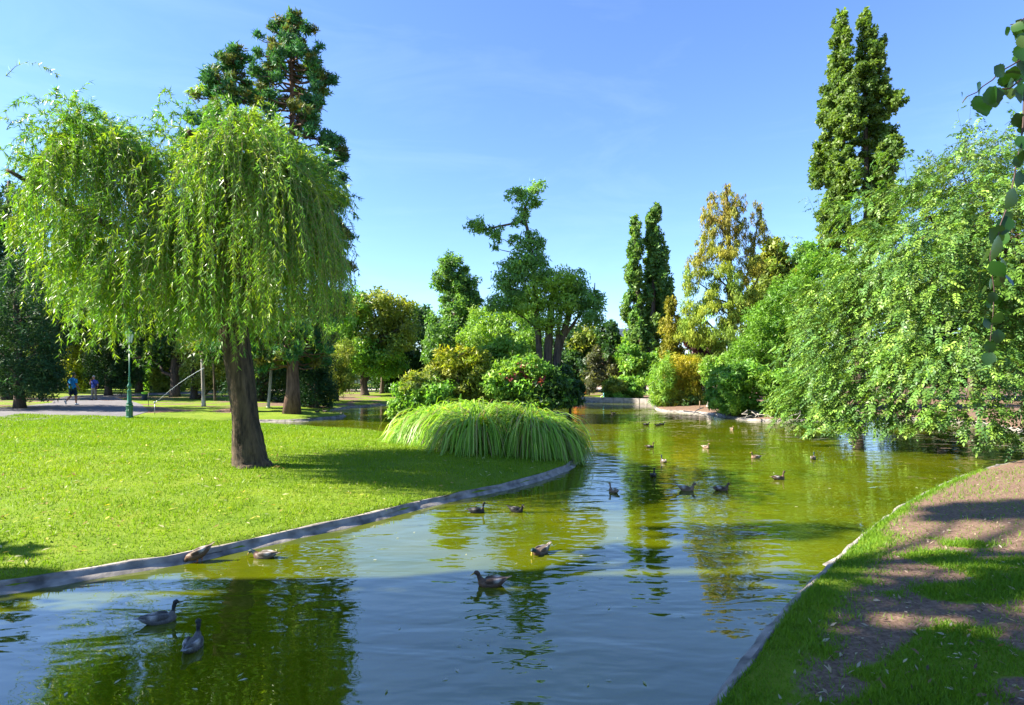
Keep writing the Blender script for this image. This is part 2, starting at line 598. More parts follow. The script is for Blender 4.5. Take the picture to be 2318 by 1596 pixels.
bp = n.nodes.new('ShaderNodeBump'); bp.inputs['Distance'].default_value = 0.03
n.links.new(mod.outputs[0], bp.inputs['Strength'])
n.links.new(ml.outputs[0], bp.inputs['Height'])
b = n.nodes.new('ShaderNodeBsdfPrincipled')
cl = wn(0.6, 1, 1, 3)
rp = n.nodes.new('ShaderNodeValToRGB')
rp.color_ramp.elements[0].position = 0.3; rp.color_ramp.elements[0].color = (0.05, 0.07, 0.0008, 1)
rp.color_ramp.elements[1].position = 0.7; rp.color_ramp.elements[1].color = (0.088, 0.1, 0.001, 1)
n.links.new(cl.outputs['Fac'], rp.inputs[0]); n.links.new(rp.outputs[0], b.inputs['Base Color'])
b.inputs['Roughness'].default_value = 0.02
b.inputs['IOR'].default_value = 2.35
b.inputs['Specular IOR Level'].default_value = 0.5
n.links.new(bp.outputs[0], b.inputs['Normal'])
n.links.new(b.outputs[0], o.inputs[0])
M['water'] = m
obj('pond_water', mesh('pond_water', [(-16, 1, 0), (25, 1, 0), (25, 52, 0), (-16, 52, 0)], [[0, 1, 2, 3]], M['water']), kind='structure')

# ---------------------------------------------------------------- paths
M['asphalt'] = simple('asphalt', (0.13, 0.12, 0.125), 0.85, noise=0.3, nscale=3.0, bump=0.4)
M['gravel'] = simple('gravel', (0.38, 0.33, 0.28), 0.9, noise=0.25, nscale=4.0, bump=0.4)
def ribbon(name, left, right, mat, lift=0.012, nl=60, nc=10):
    def rs(p):
        p = np.array(p, dtype=float)
        L = np.concatenate([[0], np.cumsum(np.linalg.norm(np.diff(p, axis=0), axis=1))])
        t = np.linspace(0, L[-1], nl)
        return np.stack([np.interp(t, L, p[:, 0]), np.interp(t, L, p[:, 1])], 1)
    a, b_ = rs(left), rs(right)
    t = np.linspace(0, 1, nc)[None, :, None]
    g = (a[:, None] * (1 - t) + b_[:, None] * t).reshape(-1, 2)
    z = hgt(g[:, 0], g[:, 1]) + lift
    i = (np.arange(nl - 1)[:, None] * nc + np.arange(nc - 1)[None, :])
    Qd = np.stack([i, i + 1, i + nc + 1, i + nc], -1).reshape(-1, 4)
    return obj(name, mesh(name, np.column_stack([g, z]), Qd, mat), kind='structure')
def gp(z, *uv):
    return [tuple(G(u, v, z)[:2]) for u, v in uv]
ribbon('path', [(-44, 33)] + gp(0.54, (0, 922), (60, 918), (118, 911), (128, 900), (150, 893)) + [(-32, 62), (-33, 80)],
       [(-40, 22)] + gp(0.54, (0, 950), (150, 945), (287, 937.5), (338, 925), (318, 913), (282, 903), (262, 895)) + [(-26, 62), (-26, 80)], M['asphalt'])
ribbon('far_path', [(-26.2, 60), (-14, 66), (0, 68), (18, 68), (40, 66)], [(-26.2, 66), (-14, 73), (0, 76), (18, 76), (40, 74)], M['gravel'], nl=50, nc=5)

# ---------------------------------------------------------------- grass blades on the lawn and the near bank
def blades(n, x0, x1, y0, y1, keep, h, w, cols, name, pw=1.0):
    yy = y0 + (y1 - y0) * rng.random(n) ** pw
    xx = x0 + (x1 - x0) * rng.random(n)
    vis = np.abs(xx) < yy * 0.9 + 0.8
    xx, yy = xx[vis], yy[vis]
    s, isle = shore(xx, yy)
    k = keep(xx, yy, s, isle)
    xx, yy = xx[k], yy[k]
    z = hgt(xx, yy)
    n = len(xx)
    C = np.column_stack([xx, yy, z - 0.01])
    a = rng.random(n) * 2 * math.pi
    sd = np.column_stack([np.cos(a), np.sin(a), np.zeros(n)])
    tilt = rng.normal(size=(n, 3)) * 0.55
    up = nrm(np.column_stack([tilt[:, 0], tilt[:, 1], np.ones(n)]))
    sc = (0.5 + 0.9 * rng.random(n)) * (0.6 + 0.8 * smooth_noise(xx, yy, 0.5, 9)) * (1 + 0.035 * yy)
    H_ = (h * sc)[:, None]
    W_ = (w * (0.7 + 0.6 * rng.random(n)) * (1 + 0.05 * yy))[:, None]
    V = np.stack([C - sd * W_ / 2, C + sd * W_ / 2, C + up * H_], 1).reshape(-1, 3)
    t = smooth_noise(xx, yy, 2.2, 12) * 0.35 + smooth_noise(xx, yy, 0.7, 14) * 0.25 + smooth_noise(xx, yy, 0.25, 13) * 0.15 + rng.random(n) * 0.25
    cols = np.array(cols)
    f = np.clip(t, 0, 0.999) * (len(cols) - 1)
    i = f.astype(int)
    c = cols[i] * (1 - (f - i))[:, None] + cols[i + 1] * (f - i)[:, None]
    me = mesh(name, V, np.arange(3 * n).reshape(n, 3), M['grass_blade'], np.repeat(c, 3, axis=0), smooth=False)
    return me
GC = [(0.10, 0.2, 0.008), (0.15, 0.26, 0.010), (0.20, 0.3, 0.012), (0.27, 0.32, 0.02)]
lawn_keep = lambda X, Y, s, i: (s > 0.115) & ~right_bank(X, Y) & ~i & (X < 3.5)
obj('lawn_grass', blades(430000, -22, 2.5, 5.4, 27, lawn_keep, 0.045, 0.011, GC, 'lawn_grass', 1.25), kind='stuff', label='short sunlit lawn grass between the path and the pond kerb', category='grass')
def bank_keep(X, Y, s, i):
    w = soil_weight(X, Y, s, i)
    return (s > 0.115) & right_bank(X, Y) & (w < 1.05 * rng.random(len(X)) ** 1.3 + 0.03)
obj('bank_grass', blades(620000, 0.8, 14, 3.4, 14, bank_keep, 0.05, 0.009, [(0.07, 0.16, 0.01), (0.11, 0.22, 0.012), (0.15, 0.26, 0.015), (0.2, 0.25, 0.035)], 'bank_grass', 1.6), kind='stuff', label='patchy low grass and weeds on the bare earth bank', category='grass')

# fallen leaves on the lawn and the bank, drifting leaves on the water
def litter(n, reg, keep, size, cols, name, lift, flat):
    u = reg[0] + (reg[1] - reg[0]) * rng.random(n)
    yy = reg[2] + (reg[3] - reg[2]) * rng.random(n) ** 1.3
    xx = u * yy
    s, isle = shore(xx, yy)
    k = keep(xx, yy, s)
    xx, yy = xx[k], yy[k]
    n = len(xx)
    z = (hgt(xx, yy) if lift > 0.01 else np.zeros(n)) + lift
    a = rng.random(n) * 6.283
    D = nrm(np.column_stack([np.cos(a), np.sin(a), rng.normal(size=n) * flat]))
    N = nrm(np.column_stack([rng.normal(size=n) * flat, rng.normal(size=n) * flat, np.ones(n)]))
    L = size * (0.5 + rng.random(n))
    V, Qd = leaf_quads(np.column_stack([xx, yy, z]), D, N, L, L * 0.32, 0.03)
    c = np.array(cols)[rng.integers(0, len(cols), n)]
    return mesh(name, V, Qd, M['leaf'], np.repeat(c, 4, axis=0), smooth=False)
YL = [(0.5, 0.42, 0.06), (0.4, 0.3, 0.1), (0.55, 0.5, 0.3), (0.35, 0.2, 0.08)]
obj('fallen_leaves', litter(1500, (-0.9, 0.12, 5.5, 24), lambda X, Y, s: (s > 0.4) & ~right_bank(X, Y), 0.085, YL, 'fallen_leaves', 0.045, 0.3), kind='stuff', label='yellowed willow leaves scattered over the lawn', category='leaves')
obj('bank_litter', litter(2200, (0.2, 0.95, 3.6, 16), lambda X, Y, s: (s > 0.4) & right_bank(X, Y), 0.055, [(0.4, 0.3, 0.22), (0.22, 0.13, 0.08), (0.5, 0.42, 0.34), (0.1, 0.06, 0.04)], 'bank_litter', 0.02, 0.5), kind='stuff', label='dry twigs and chips littering the earth bank', category='litter')
obj('floating_leaves', litter(330, (-0.75, 0.85, 4.4, 34), lambda X, Y, s: s < -0.15, 0.05, [(0.6, 0.56, 0.4), (0.5, 0.5, 0.3), (0.7, 0.68, 0.6)], 'floating_leaves', 0.006, 0.05), kind='stuff', label='pale leaves and petals drifting on the pond', category='leaves')

# ---------------------------------------------------------------- trees
def pick(pal, n, jit=0.22):
    pal = np.array(pal)
    c = pal[rng.integers(0, len(pal), n)]
    return c * np.exp(rng.normal(size=(n, 1)) * jit)

def foliage(blobs, n, L, asp, pals, sub=16, subr=0.4, inner=0.45, droop=0.0, out=0.32, upb=0.25, jit=0.16):
    """leaves gathered in clumps over ellipsoids; blobs: (centre, (rx,ry,rz), palette index)"""
    area = np.array([(r[0] * r[2] + r[1] * r[2] + r[0] * r[1]) for c, r, p in blobs])
    cnt = np.maximum((n * area / area.sum()).astype(int), 12)
    Cs, Ns, Ks = [], [], []
    cents = []
    for (c, r, p), k in zip(blobs, cnt):
        c, r = np.array(c), np.array(r)
        m_ = max(4, min(int(sub), k // 8))
        d = rdir(m_)
        fac = inner + (1.02 - inner) * rng.random(m_) ** 0.6
        sc = c + d * r * fac[:, None]
        cents.append(sc)
        tint = pick(pals[p], m_, 0.12)
        idx = rng.integers(0, m_, k)
        off = rdir(k) * (rng.random(k) ** 0.5)[:, None]
        rs = r * subr * (0.7 + 0.6 * rng.random(m_))[idx][:, None]
        pos = sc[idx] + off * rs
        nn = nrm(nrm((pos - c) / r) * out + off * 0.3 + rng.normal(size=(k, 3)) * 0.6 + np.array([0, 0, upb]))
        Cs.append(pos)
        Ns.append(nn)
        Ks.append(tint[idx] * np.exp(rng.normal(size=(k, 1)) * jit))
    C, N, K = np.concatenate(Cs), np.concatenate(Ns), np.concatenate(Ks)
    k = len(C)
    D = nrm(np.cross(N, rdir(k)) + np.array([0, 0, -droop]))
    LL = L * (0.65 + 0.7 * rng.random(k))
    V, Q = leaf_tris(C, D, N, LL, LL * asp)
    return V, Q, np.repeat(K, 3, axis=0), cents

def px(d):
    return S / F * d

def curve(a, b_, sag=0.15, n_=6, wob=0.04):
    a, b_ = np.array(a, dtype=float), np.array(b_, dtype=float)
    t = np.linspace(0, 1, n_)[:, None]
    L = np.linalg.norm(b_ - a)
    p = a + (b_ - a) * t
    p[:, 2] += np.sin(t[:, 0] * math.pi) * L * sag
    p[1:-1] += rng.normal(size=(n_ - 2, 3)) * L * wob
    return p

def tree(name, label, d, trunks, blobs, n, L, asp, pals, cat='tree', mat='leaf', bark='bark', group=None, limbs=10, limb_r=0.3,
         sub=22, subr=0.4, droop=0.0, thick=1.0, twigs=2, inner=0.5, back=True, base_u=None, upb=0.2, k=8, out=0.32):
    """trunks: polylines (u, v, radius in px), base first; blobs: (u, v, ru, rv[, depth offset[, palette]])"""
    q = px(d)
    B, W = [], max(b_[2] for b_ in blobs) * q
    us = [b_[0] for b_ in blobs]
    for b_ in blobs:
        dd = b_[4] if len(b_) > 4 and b_[4] is not None else rng.uniform(-0.45, 0.3) * W
        p = b_[5] if len(b_) > 5 else 0
        c = P(b_[0], b_[1], d)
        c[1] += dd
        rx, rz = b_[2] * q, b_[3] * q
        B.append((c, (rx, 0.5 * (rx + min(rx, rz)) * thick, rz), p))
        if back:
            c2 = c + np.array([rng.normal() * 0.2 * rx, abs(dd) + 0.7 * rx * thick, -0.1 * rz])
            B.append((c2, (rx * 0.8, 0.7 * rx * thick, rz * 0.85), p))
    bu = trunks[0][0][0] if base_u is None else base_u
    bx = (bu * S - 512) / F * d
    base = np.array([bx, d, gz(bx, d)])
    polys, geos = [], []
    for ti, t in enumerate(trunks):
        g = Geo()
        pts = np.array([P(u, v, d) for u, v, r in t])
        rad = np.array([r * q for u, v, r in t])
        if ti == 0:
            pts[0] = base - np.array([0, 0, 0.15])
        n_ = 4 * len(pts)
        s_ = np.linspace(0, len(pts) - 1, n_)
        f = np.arange(len(pts))
        pp = np.stack([np.interp(s_, f, pts[:, i]) for i in range(3)], 1)
        rr = np.interp(s_, f, rad)
        pp[1:-1] = (pp[:-2] + pp[1:-1] * 2 + pp[2:]) / 4
        if ti == 0:
            rr[0] *= 1.45
            rr[1] *= 1.15
        g.tube(pp, rr, k)
        geos.append(g)
        polys.append((pp, rr))
    V, Q, K, cents = foliage(B, n, L, asp, pals, sub=sub, subr=subr, droop=droop, inner=inner, upb=upb, out=out)
    order = np.argsort([-(b_[1][0] * b_[1][2]) for b_ in B])[:limbs]
    for i in order:
        c = B[i][0]
        best = None
        for (pp, rr), gg in zip(polys, geos):
            hz = np.linalg.norm(pp[:, :2] - c[:2], axis=1)
            cost = np.abs((c[2] - pp[:, 2]) - 0.7 * hz) + 0.6 * hz + (pp[:, 2] > c[2]) * 3
            j = int(np.argmin(cost))
            if best is None or cost[j] < best[0]:
                best = (cost[j], pp[j], rr[j], gg)
        r0 = best[2] * (limb_r + 0.25)
        g = best[3]
        g.tube(curve(best[1], c, 0.06), np.linspace(r0, max(r0 * 0.25, 0.012), 6), 5, cap=False)
        cs = cents[i]
        for j in rng.integers(0, len(cs), twigs):
            g.tube(curve(c, cs[j], 0.05, 4), np.linspace(max(r0 * 0.25, 0.012), 0.006, 4), 4, cap=False)
    root = thing(name, label, cat, base, group=group)
    for ti, g in enumerate(geos):
        nm = 'trunk' if ti == 0 else 'stem'
        obj(nm, mesh(nm, np.concatenate(g.V) - base, g.F, M[bark]), root)
    obj('crown', mesh('crown', V, Q, M[mat], K, origin=base), root)
    return root

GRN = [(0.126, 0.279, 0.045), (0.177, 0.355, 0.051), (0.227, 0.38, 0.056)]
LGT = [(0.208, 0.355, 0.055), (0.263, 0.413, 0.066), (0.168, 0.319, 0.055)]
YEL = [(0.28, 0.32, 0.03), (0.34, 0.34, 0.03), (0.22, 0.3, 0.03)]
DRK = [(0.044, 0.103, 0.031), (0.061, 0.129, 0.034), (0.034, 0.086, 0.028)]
CON = [(0.027, 0.075, 0.033), (0.038, 0.098, 0.038), (0.045, 0.09, 0.027)]
OLV = [(0.227, 0.273, 0.045), (0.296, 0.319, 0.05), (0.182, 0.25, 0.045)]
GLD = [(0.4, 0.35, 0.025), (0.46, 0.38, 0.03), (0.32, 0.33, 0.03)]
BRN = [(0.28, 0.22, 0.035), (0.24, 0.22, 0.035), (0.2, 0.22, 0.035)]
GRY = [(0.12, 0.13, 0.07), (0.15, 0.16, 0.09), (0.10, 0.12, 0.06)]
PUR = [(0.08, 0.03, 0.05), (0.10, 0.04, 0.06), (0.06, 0.025, 0.035)]
ORG = [(0.5, 0.2, 0.06), (0.6, 0.25, 0.08), (0.45, 0.15, 0.05)]
RED = [(0.34, 0.08, 0.09), (0.16, 0.16, 0.03), (0.12, 0.15, 0.03)]

# --- strands that arch over and hang
def strands(S0, D0, L, nseg, g_, wob):
    p, d = S0.copy(), nrm(D0)
    out = [p.copy()]
    g_ = np.broadcast_to(np.asarray(g_, dtype=float), (len(p),))[:, None]
    for i in range(nseg):
        d = nrm(d + np.array([0, 0, -1.0]) * g_ + rng.normal(size=d.shape) * wob)
        p = p + d * (L / nseg)[:, None]
        out.append(p.copy())
    return np.stack(out, 1)

def along(pts, m_):
    """m_ random points along each strand and the direction there"""
    K, n_, _ = pts.shape
    t = rng.random((K, m_)) * (n_ - 1.001)
    i = t.astype(int)
    f = (t - i)[..., None]
    k = np.arange(K)[:, None]
    a, b_ = pts[k, i], pts[k, i + 1]
    return (a * (1 - f) + b_ * f).reshape(-1, 3), nrm((b_ - a).reshape(-1, 3)), np.repeat(np.arange(K), m_), (t / (n_ - 1)).ravel()

def strand_stems(pts, r0):
    """thin flat stems as crossed ribbons"""
    K, n_, _ = pts.shape
    Vs, Qs = [], []
    for ax in (np.array([0.85, 0.5, 0]),):
        rr = (r0 * np.linspace(1, 0.35, n_))[None, :, None]
        A, B_ = pts - ax * rr, pts + ax * rr
        V = np.stack([A, B_], 2).reshape(-1, 3)
        k = np.arange(K)[:, None] * n_ * 2
        i = np.arange(n_ - 1)[None, :] * 2
        b0 = (k + i).reshape(-1)
        Qs.append(np.stack([b0, b0 + 1, b0 + 3, b0 + 2], -1) + len(V) * len(Vs))
        Vs.append(V)
    return np.concatenate(Vs), np.concatenate(Qs)

# --- the weeping willow on the lawn
def willow():
    d = 13.0
    q = px(d)
    bx = (565 * S - 512) / F * d
    base = np.array([bx, d, gz(bx, d)])
    root = thing('weeping_willow', 'large weeping willow with leaning dark trunk on the open lawn', 'tree', base)
    g = Geo()
    def pl(*uvr):
        pts = np.array([P(u, v, d) + np.array([0, dy, 0]) for u, v, r, dy in uvr])
        rad = np.array([r * q for u, v, r, dy in uvr])
        n_ = 6 * len(pts)
        s_ = np.linspace(0, len(pts) - 1, n_)
        f = np.arange(len(pts))
        pp = np.stack([np.interp(s_, f, pts[:, i]) for i in range(3)], 1)
        for _ in range(3):
            pp[1:-1] = (pp[:-2] + pp[1:-1] * 2 + pp[2:]) / 4
        return pp, np.interp(s_, f, rad)
    pp, rr = pl((568, 1056, 40, 0), (565, 1035, 35, 0), (556, 960, 29, 0), (540, 840, 27, 0.05), (520, 720, 30, 0.1))
    pp[0, 2] -= 0.1
    # fluted trunk
    k = 20
    V, Qd = tube(pp, rr, k)
    a = np.arange(len(V)) % k * 2 * math.pi / k
    h = (np.arange(len(V)) // k) / len(pp)
    cen = np.repeat(pp, k, axis=0)
    fl = 1 + 0.06 * np.sin(a * 5 + h * 5) + 0.05 * np.sin(a * 9 - h * 7 + 1) + rng.normal(size=len(V)) * 0.02 + 0.35 * np.clip(0.12 - h, 0, 1) / 0.12 * (0.5 + 0.5 * np.sin(a * 4 + 1))
    g.add(cen + (V - cen) * fl[:, None], Qd)
    limbs = [((520, 730, 26, 0.1), (455, 620, 17, 0.0), (350, 480, 12, -0.3), (250, 350, 8, -0.2), (232, 290, 4, -0.2)),
             ((520, 730, 26, 0.1), (545, 600, 20, 0.2), (570, 430, 16, 0.2), (585, 330, 8, 0.1), (580, 285, 4, 0.1)),
             ((535, 650, 16, 0.2), (610, 560, 11, -0.5), (680, 440, 7, -0.9), (700, 400, 4, -1.1)),
             ((545, 620, 14, 0.2), (600, 520, 10, 1.0), (650, 430, 6, 1.7), (660, 390, 3, 1.9)),
             ((460, 625, 13, 0.0), (380, 540, 9, 0.9), (300, 420, 6, 1.6), (280, 370, 3, 1.8)),
             ((440, 600, 11, 0.0), (300, 530, 8, -0.9), (180, 460, 6, -1.2), (130, 430, 3, -1.3)),
             ((560, 500, 12, 0.2), (520, 400, 8, -0.8), (500, 350, 5, -1.3)),
             ((560, 440, 10, 0.2), (600, 425, 12, -0.9), (575, 412, 9, -1.2))]
    for l in limbs:
        pp, rr = pl(*l)
        g.tube(pp, rr, 8)
    obj('trunk', mesh('trunk', np.concatenate(g.V) - base, g.F, M['bark_dark']), root)
    # where strands start: upper surfaces of the two mounds and the saddle between
    M_ = [((225, 425), (82, 120), 1.6, 0.0, 1100, (690, 815)), ((578, 410), (92, 120), 1.8, 0.0, 1300, (745, 850)), ((410, 640), (110, 90), 1.7, 0.1, 500, (760, 850)),
          ((665, 540), (60, 130), 1.6, 0.1, 760, (765, 840)), ((135, 540), (40, 80), 1.3, -0.2, 420, (620, 760)), ((310, 590), (90, 110), 1.8, 0.1, 380, (760, 840)), ((500, 560), (80, 110), 1.9, 0.1, 330, (760, 850))]
    PT = []
    for (u, v), (ru, rv), ry, dy, n_, (v0, v1) in M_:
        c = P(u, v, d)
        c[1] += dy
        nb = max(10, n_ // 26)
        Db = rdir(nb * 3)
        Db = Db[Db[:, 2] > -0.2][:nb]
        ib = rng.integers(0, len(Db), n_)
        D = nrm(Db[ib] + rng.normal(size=(n_, 3)) * 0.16)
        hb = rng.random(len(Db)) ** 1.5 * 170
        rb_ = rng.uniform(0.7, 1.0, len(Db))
        r = np.array([ru * q, ry, rv * q])
        S0 = c + D * r * (rb_[ib] + 0.1 * rng.random(len(D)))[:, None]
        D0 = nrm(D * np.array([1, 1, 0.3]) + np.array([0, 0, 0.25]) + rng.normal(size=D.shape) * 0.3)
        us = (S0[:, 0] / S0[:, 1] * F + 512) / S
        hem = np.interp(us, [20, 80, 160, 260, 450, 600, 700, 790], [590, 690, 775, 825, 850, 848, 825, 770])
        zf = CZ - ((hem - hb[ib] - 60 * rng.random(len(D)) ** 2) * S - HZ) / F * d
        full = S0[:, 2] - zf + 0.5
        L = np.where(rng.random(len(D)) < 0.42, full * rng.uniform(0.7, 1.02, len(D)), rng.uniform(0.5, 1.5, len(D)))
        L = np.clip(L, 0.5, 4.6)
        PT.append(strands(S0, D0, L, 9, 0.28 + 0.4 * rng.random(len(L)), 0.13))
    pts = np.concatenate(PT)
    uu = (pts[..., 0] / pts[..., 1] * F + 512) / S
    vv = (HZ + (CZ - pts[..., 2]) / pts[..., 1] * F) / S
    topv = np.interp(uu, [30, 110, 170, 235, 300, 350, 392, 404, 450, 570, 680, 720, 760, 795], [470, 318, 285, 262, 295, 345, 405, 345, 300, 266, 305, 360, 450, 560])
    lo = np.interp(vv, [270, 330, 480, 650, 850], [150, 100, 35, 70, 150])
    hi = np.interp(vv, [260, 400, 600, 800], [690, 745, 785, 790])
    jt = rng.normal(size=(len(pts), 1))
    bad = ((vv < topv - 6 - 24 * jt) | (uu < lo - 4 - 30 * jt) | (uu > hi + 2 + 18 * jt)).any(1)
    PT = [pts[~bad]]
    # upright sprays on top
    for u, v in zip([90, 120, 150, 180, 210, 240, 270, 300, 330, 420, 450, 480, 510, 540, 570, 600, 630, 660, 690, 715, 735], [350, 330, 310, 295, 285, 275, 290, 305, 330, 330, 310, 300, 290, 280, 275, 280, 290, 310, 340, 375, 420]):
        n_ = 26
        S0 = np.array([P(u + rng.normal() * 14, v + 10 + rng.random() * 60, d) for _ in range(n_)])
        S0[:, 1] += rng.normal(size=n_) * 0.9
        lean = np.sign(u - (230 if u < 395 else 575)) * 0.45
        D0 = nrm(np.column_stack([rng.normal(size=n_) * 0.45 + lean, rng.normal(size=n_) * 0.5, np.full(n_, 0.9)]))
        PT.append(strands(S0, D0, rng.uniform(0.35, 0.95, n_), 9, 0.26, 0.07))
    for (u, v, n_, su) in [(235, 280, 60, 22), (245, 262, 26, 10)]:
        S0 = np.array([P(u + rng.normal() * su * 0.7, v + 30 + rng.random() * 40, d) for _ in range(n_)])
        S0[:, 1] += rng.normal(size=n_) * 0.8
        D0 = nrm(np.column_stack([rng.normal(size=n_) * 0.4 + 0.1, rng.normal(size=n_) * 0.4, np.ones(n_)]))
        PT.append(strands(S0, D0, rng.uniform(0.45, 1.0, n_) * (1.1 if u == 235 else 0.7), 9, 0.22, 0.06))
    pts = np.concatenate(PT)
    K = len(pts)
    C, T, idx, tt = along(pts, 70)
    n_ = len(C)
    lat = rdir(n_)
    lat = nrm(lat - T * (lat * T).sum(1, keepdims=True))
    D = nrm(T * 0.7 + lat * 0.85 + np.array([0, 0, -0.3]))
    N = nrm(np.cross(D, rdir(n_)))
    LL = 0.112 * (0.6 + 0.7 * rng.random(n_))
    V, Q = leaf_tris(C, D, N, LL, LL * 0.17)
    st = pick([(0.14, 0.29, 0.04), (0.18, 0.33, 0.04), (0.26, 0.37, 0.035), (0.12, 0.27, 0.055)], K, 0.1)
    kc = st[idx] * np.exp(rng.normal(size=(n_, 1)) * 0.16)
    obj('crown', mesh('crown', V, Q, M['willow_leaf'], np.repeat(kc, 3, axis=0), origin=base), root)
    V, Q = strand_stems(pts, 0.006)
    obj('twigs', mesh('twigs', V, Q, M['green_twig'], origin=base), root, kind='stuff')
willow()

# --- two giant sequoias: rust trunks, brush-like foliage at the branch ends
def sequoia(label, d, trunk, prof, n_br, pals, n, bare, L=0.24):
    q = px(d)
    (u0, v0, r0), (u1, v1, r1) = trunk
    bx = (u0 * S - 512) / F * d
    base = np.array([bx, d, gz(bx, d)])
    top = P(u1, v1, d)
    root = thing('giant_sequoia', label, 'tree', base, group='sequoias behind the willow')
    g = Geo()
    t = np.linspace(0, 1, 16)[:, None]
    pp = (base - np.array([0, 0, 0.15])) * (1 - t) + top * t
    pp[1:-1, :2] += rng.normal(size=(14, 2)) * 0.05
    rr = (r0 * (1 - t[:, 0]) + r1 * t[:, 0]) * q
    rr[0] *= 1.6
    rr[1] *= 1.15
    g.tube(pp, rr, 10)
    vs = np.array([p[0] for p in prof]); lf = np.array([p[1] for p in prof]); rt = np.array([p[2] for p in prof])
    blobs = []
    for i in range(n_br):
        v = vs[0] + (vs[-1] - vs[0]) * (i + rng.random()) / n_br
        az = rng.random() * 6.283
        w_ = np.interp(v, vs, rt) if math.cos(az) > 0 else np.interp(v, vs, lf)
        lx = w_ * q * math.cos(az) * rng.uniform(0.75, 1.0)
        ly = (np.interp(v, vs, rt) + np.interp(v, vs, lf)) * 0.5 * q * math.sin(az) * rng.uniform(0.7, 1.0)
        uc = u0 + (u1 - u0) * (v - v0) / (v1 - v0)
        a = P(uc, v, d)
        ln = math.hypot(lx, ly)
        tip = a + np.array([lx, ly, rng.uniform(-0.12, 0.05) * ln])
        br = curve(a + np.array([0, 0, -0.05 * ln]), tip, -0.06 if ln > 1.2 else 0.05, 6, 0.035)
        g.tube(br, np.linspace(0.02 + 0.022 * ln, 0.012, 6), 5, cap=False)
        f0 = np.interp(v, [b_[0] for b_ in bare], [b_[1] for b_ in bare])
        nb = max(1, int(ln * (1 - f0) / 0.75) + 1)
        for j in range(nb):
            f = f0 + (1 - f0) * (j + rng.random()) / nb
            c = a + (tip - a) * f + rng.normal(size=3) * np.array([0.22, 0.22, 0.12])
            r = rng.uniform(0.2, 0.36) * (0.75 + 0.1 * ln)
            blobs.append((c + np.array([0, 0, r * 0.2]), (r, r, r * 0.8), 0 if rng.random() < 0.62 else 1))
            if rng.random() < 0.5:
                g.tube(curve(a + (tip - a) * f * 0.85, c, 0.05, 4), [0.016, 0.012, 0.01, 0.006], 4, cap=False)
    V, Q, K, cc = foliage(blobs, n, L, 0.32, pals, sub=8, subr=0.7, inner=0.2, droop=-0.3, upb=0.35)
    obj('trunk', mesh('trunk', np.concatenate(g.V) - base, g.F, M['bark_red']), root)
    obj('crown', mesh('crown', V, Q, M['needle'], K, origin=base), root)
SQ = [[(0.055, 0.18, 0.065), (0.08, 0.21, 0.065), (0.05, 0.14, 0.065)], [(0.14, 0.17, 0.045), (0.18, 0.17, 0.045), (0.08, 0.16, 0.06)]]
sequoia('tall sequoia with visible rust trunk rising highest behind the willow', 31.0, ((660, 945, 14), (660, 25, 2.5)),
        [(30, 14, 14), (70, 58, 50), (120, 90, 85), (200, 90, 112), (300, 100, 118), (380, 100, 140), (470, 105, 142), (600, 105, 145), (760, 100, 125), (830, 85, 90)], 250, SQ, 80000,
        [(30, 0.0), (130, 0.25), (190, 0.62), (350, 0.68), (480, 0.6), (830, 0.4)])
sequoia('shorter broad sequoia standing left of the taller one', 31.5, ((541, 935, 13), (531, 104, 2.5)),
        [(108, 14, 14), (160, 60, 55), (220, 105, 70), (300, 135, 75), (420, 140, 80), (600, 120, 80), (800, 110, 80)], 190, SQ, 60000,
        [(100, 0.0), (200, 0.3), (300, 0.55), (500, 0.5), (800, 0.4)])

# --- dark conifers at the left edge
tree('pine_tree', 'dark blue-green pine behind the clipped yew by the path', 42, [[(22, 905, 11), (22, 640, 9), (20, 410, 3)]],
     [(18, 430, 20, 35), (40, 480, 40, 40), (0, 520, 45, 40), (60, 560, 45, 45), (10, 600, 60, 45), (80, 640, 50, 50), (-40, 560, 50, 60), (30, 700, 90, 70), (110, 720, 60, 60), (-30, 700, 60, 80)], 20000, 0.34, 0.3, [CON], mat='needle', sub=26, subr=0.28, inner=0.35)
tree('yew_tree', 'dense dark yew with skirts to the ground left of the path', 31, [[(45, 917, 10), (40, 800, 8), (35, 660, 4)]],
     [(30, 640, 55, 60), (70, 720, 55, 70), (0, 740, 70, 80), (95, 800, 50, 70), (60, 850, 70, 55), (-10, 840, 70, 60), (108, 850, 34, 48), (-70, 760, 80, 130)], 30000, 0.2, 0.3, [CON], mat='needle', sub=40, subr=0.3, inner=0.55)
tree('yew_tree', 'rounded dark yew beside the far end of the path', 50, [[(245, 885, 7), (245, 820, 6), (245, 760, 3)]],
     [(245, 800, 50, 50), (262, 840, 42, 42), (222, 830, 36, 50), (250, 760, 40, 40), (275, 800, 26, 50)], 14000, 0.26, 0.3, [CON], mat='needle', sub=36, subr=0.3, inner=0.55)
tree('lit_shrub', 'bright yellow-green shrub behind the walker in blue', 55, [[(172, 888, 3), (172, 850, 3), (172, 800, 2)]],
     [(170, 770, 22, 40), (160, 820, 20, 40), (185, 850, 24, 34), (165, 860, 22, 26)], 5000, 0.24, 0.6, [YEL], cat='shrub', sub=20)

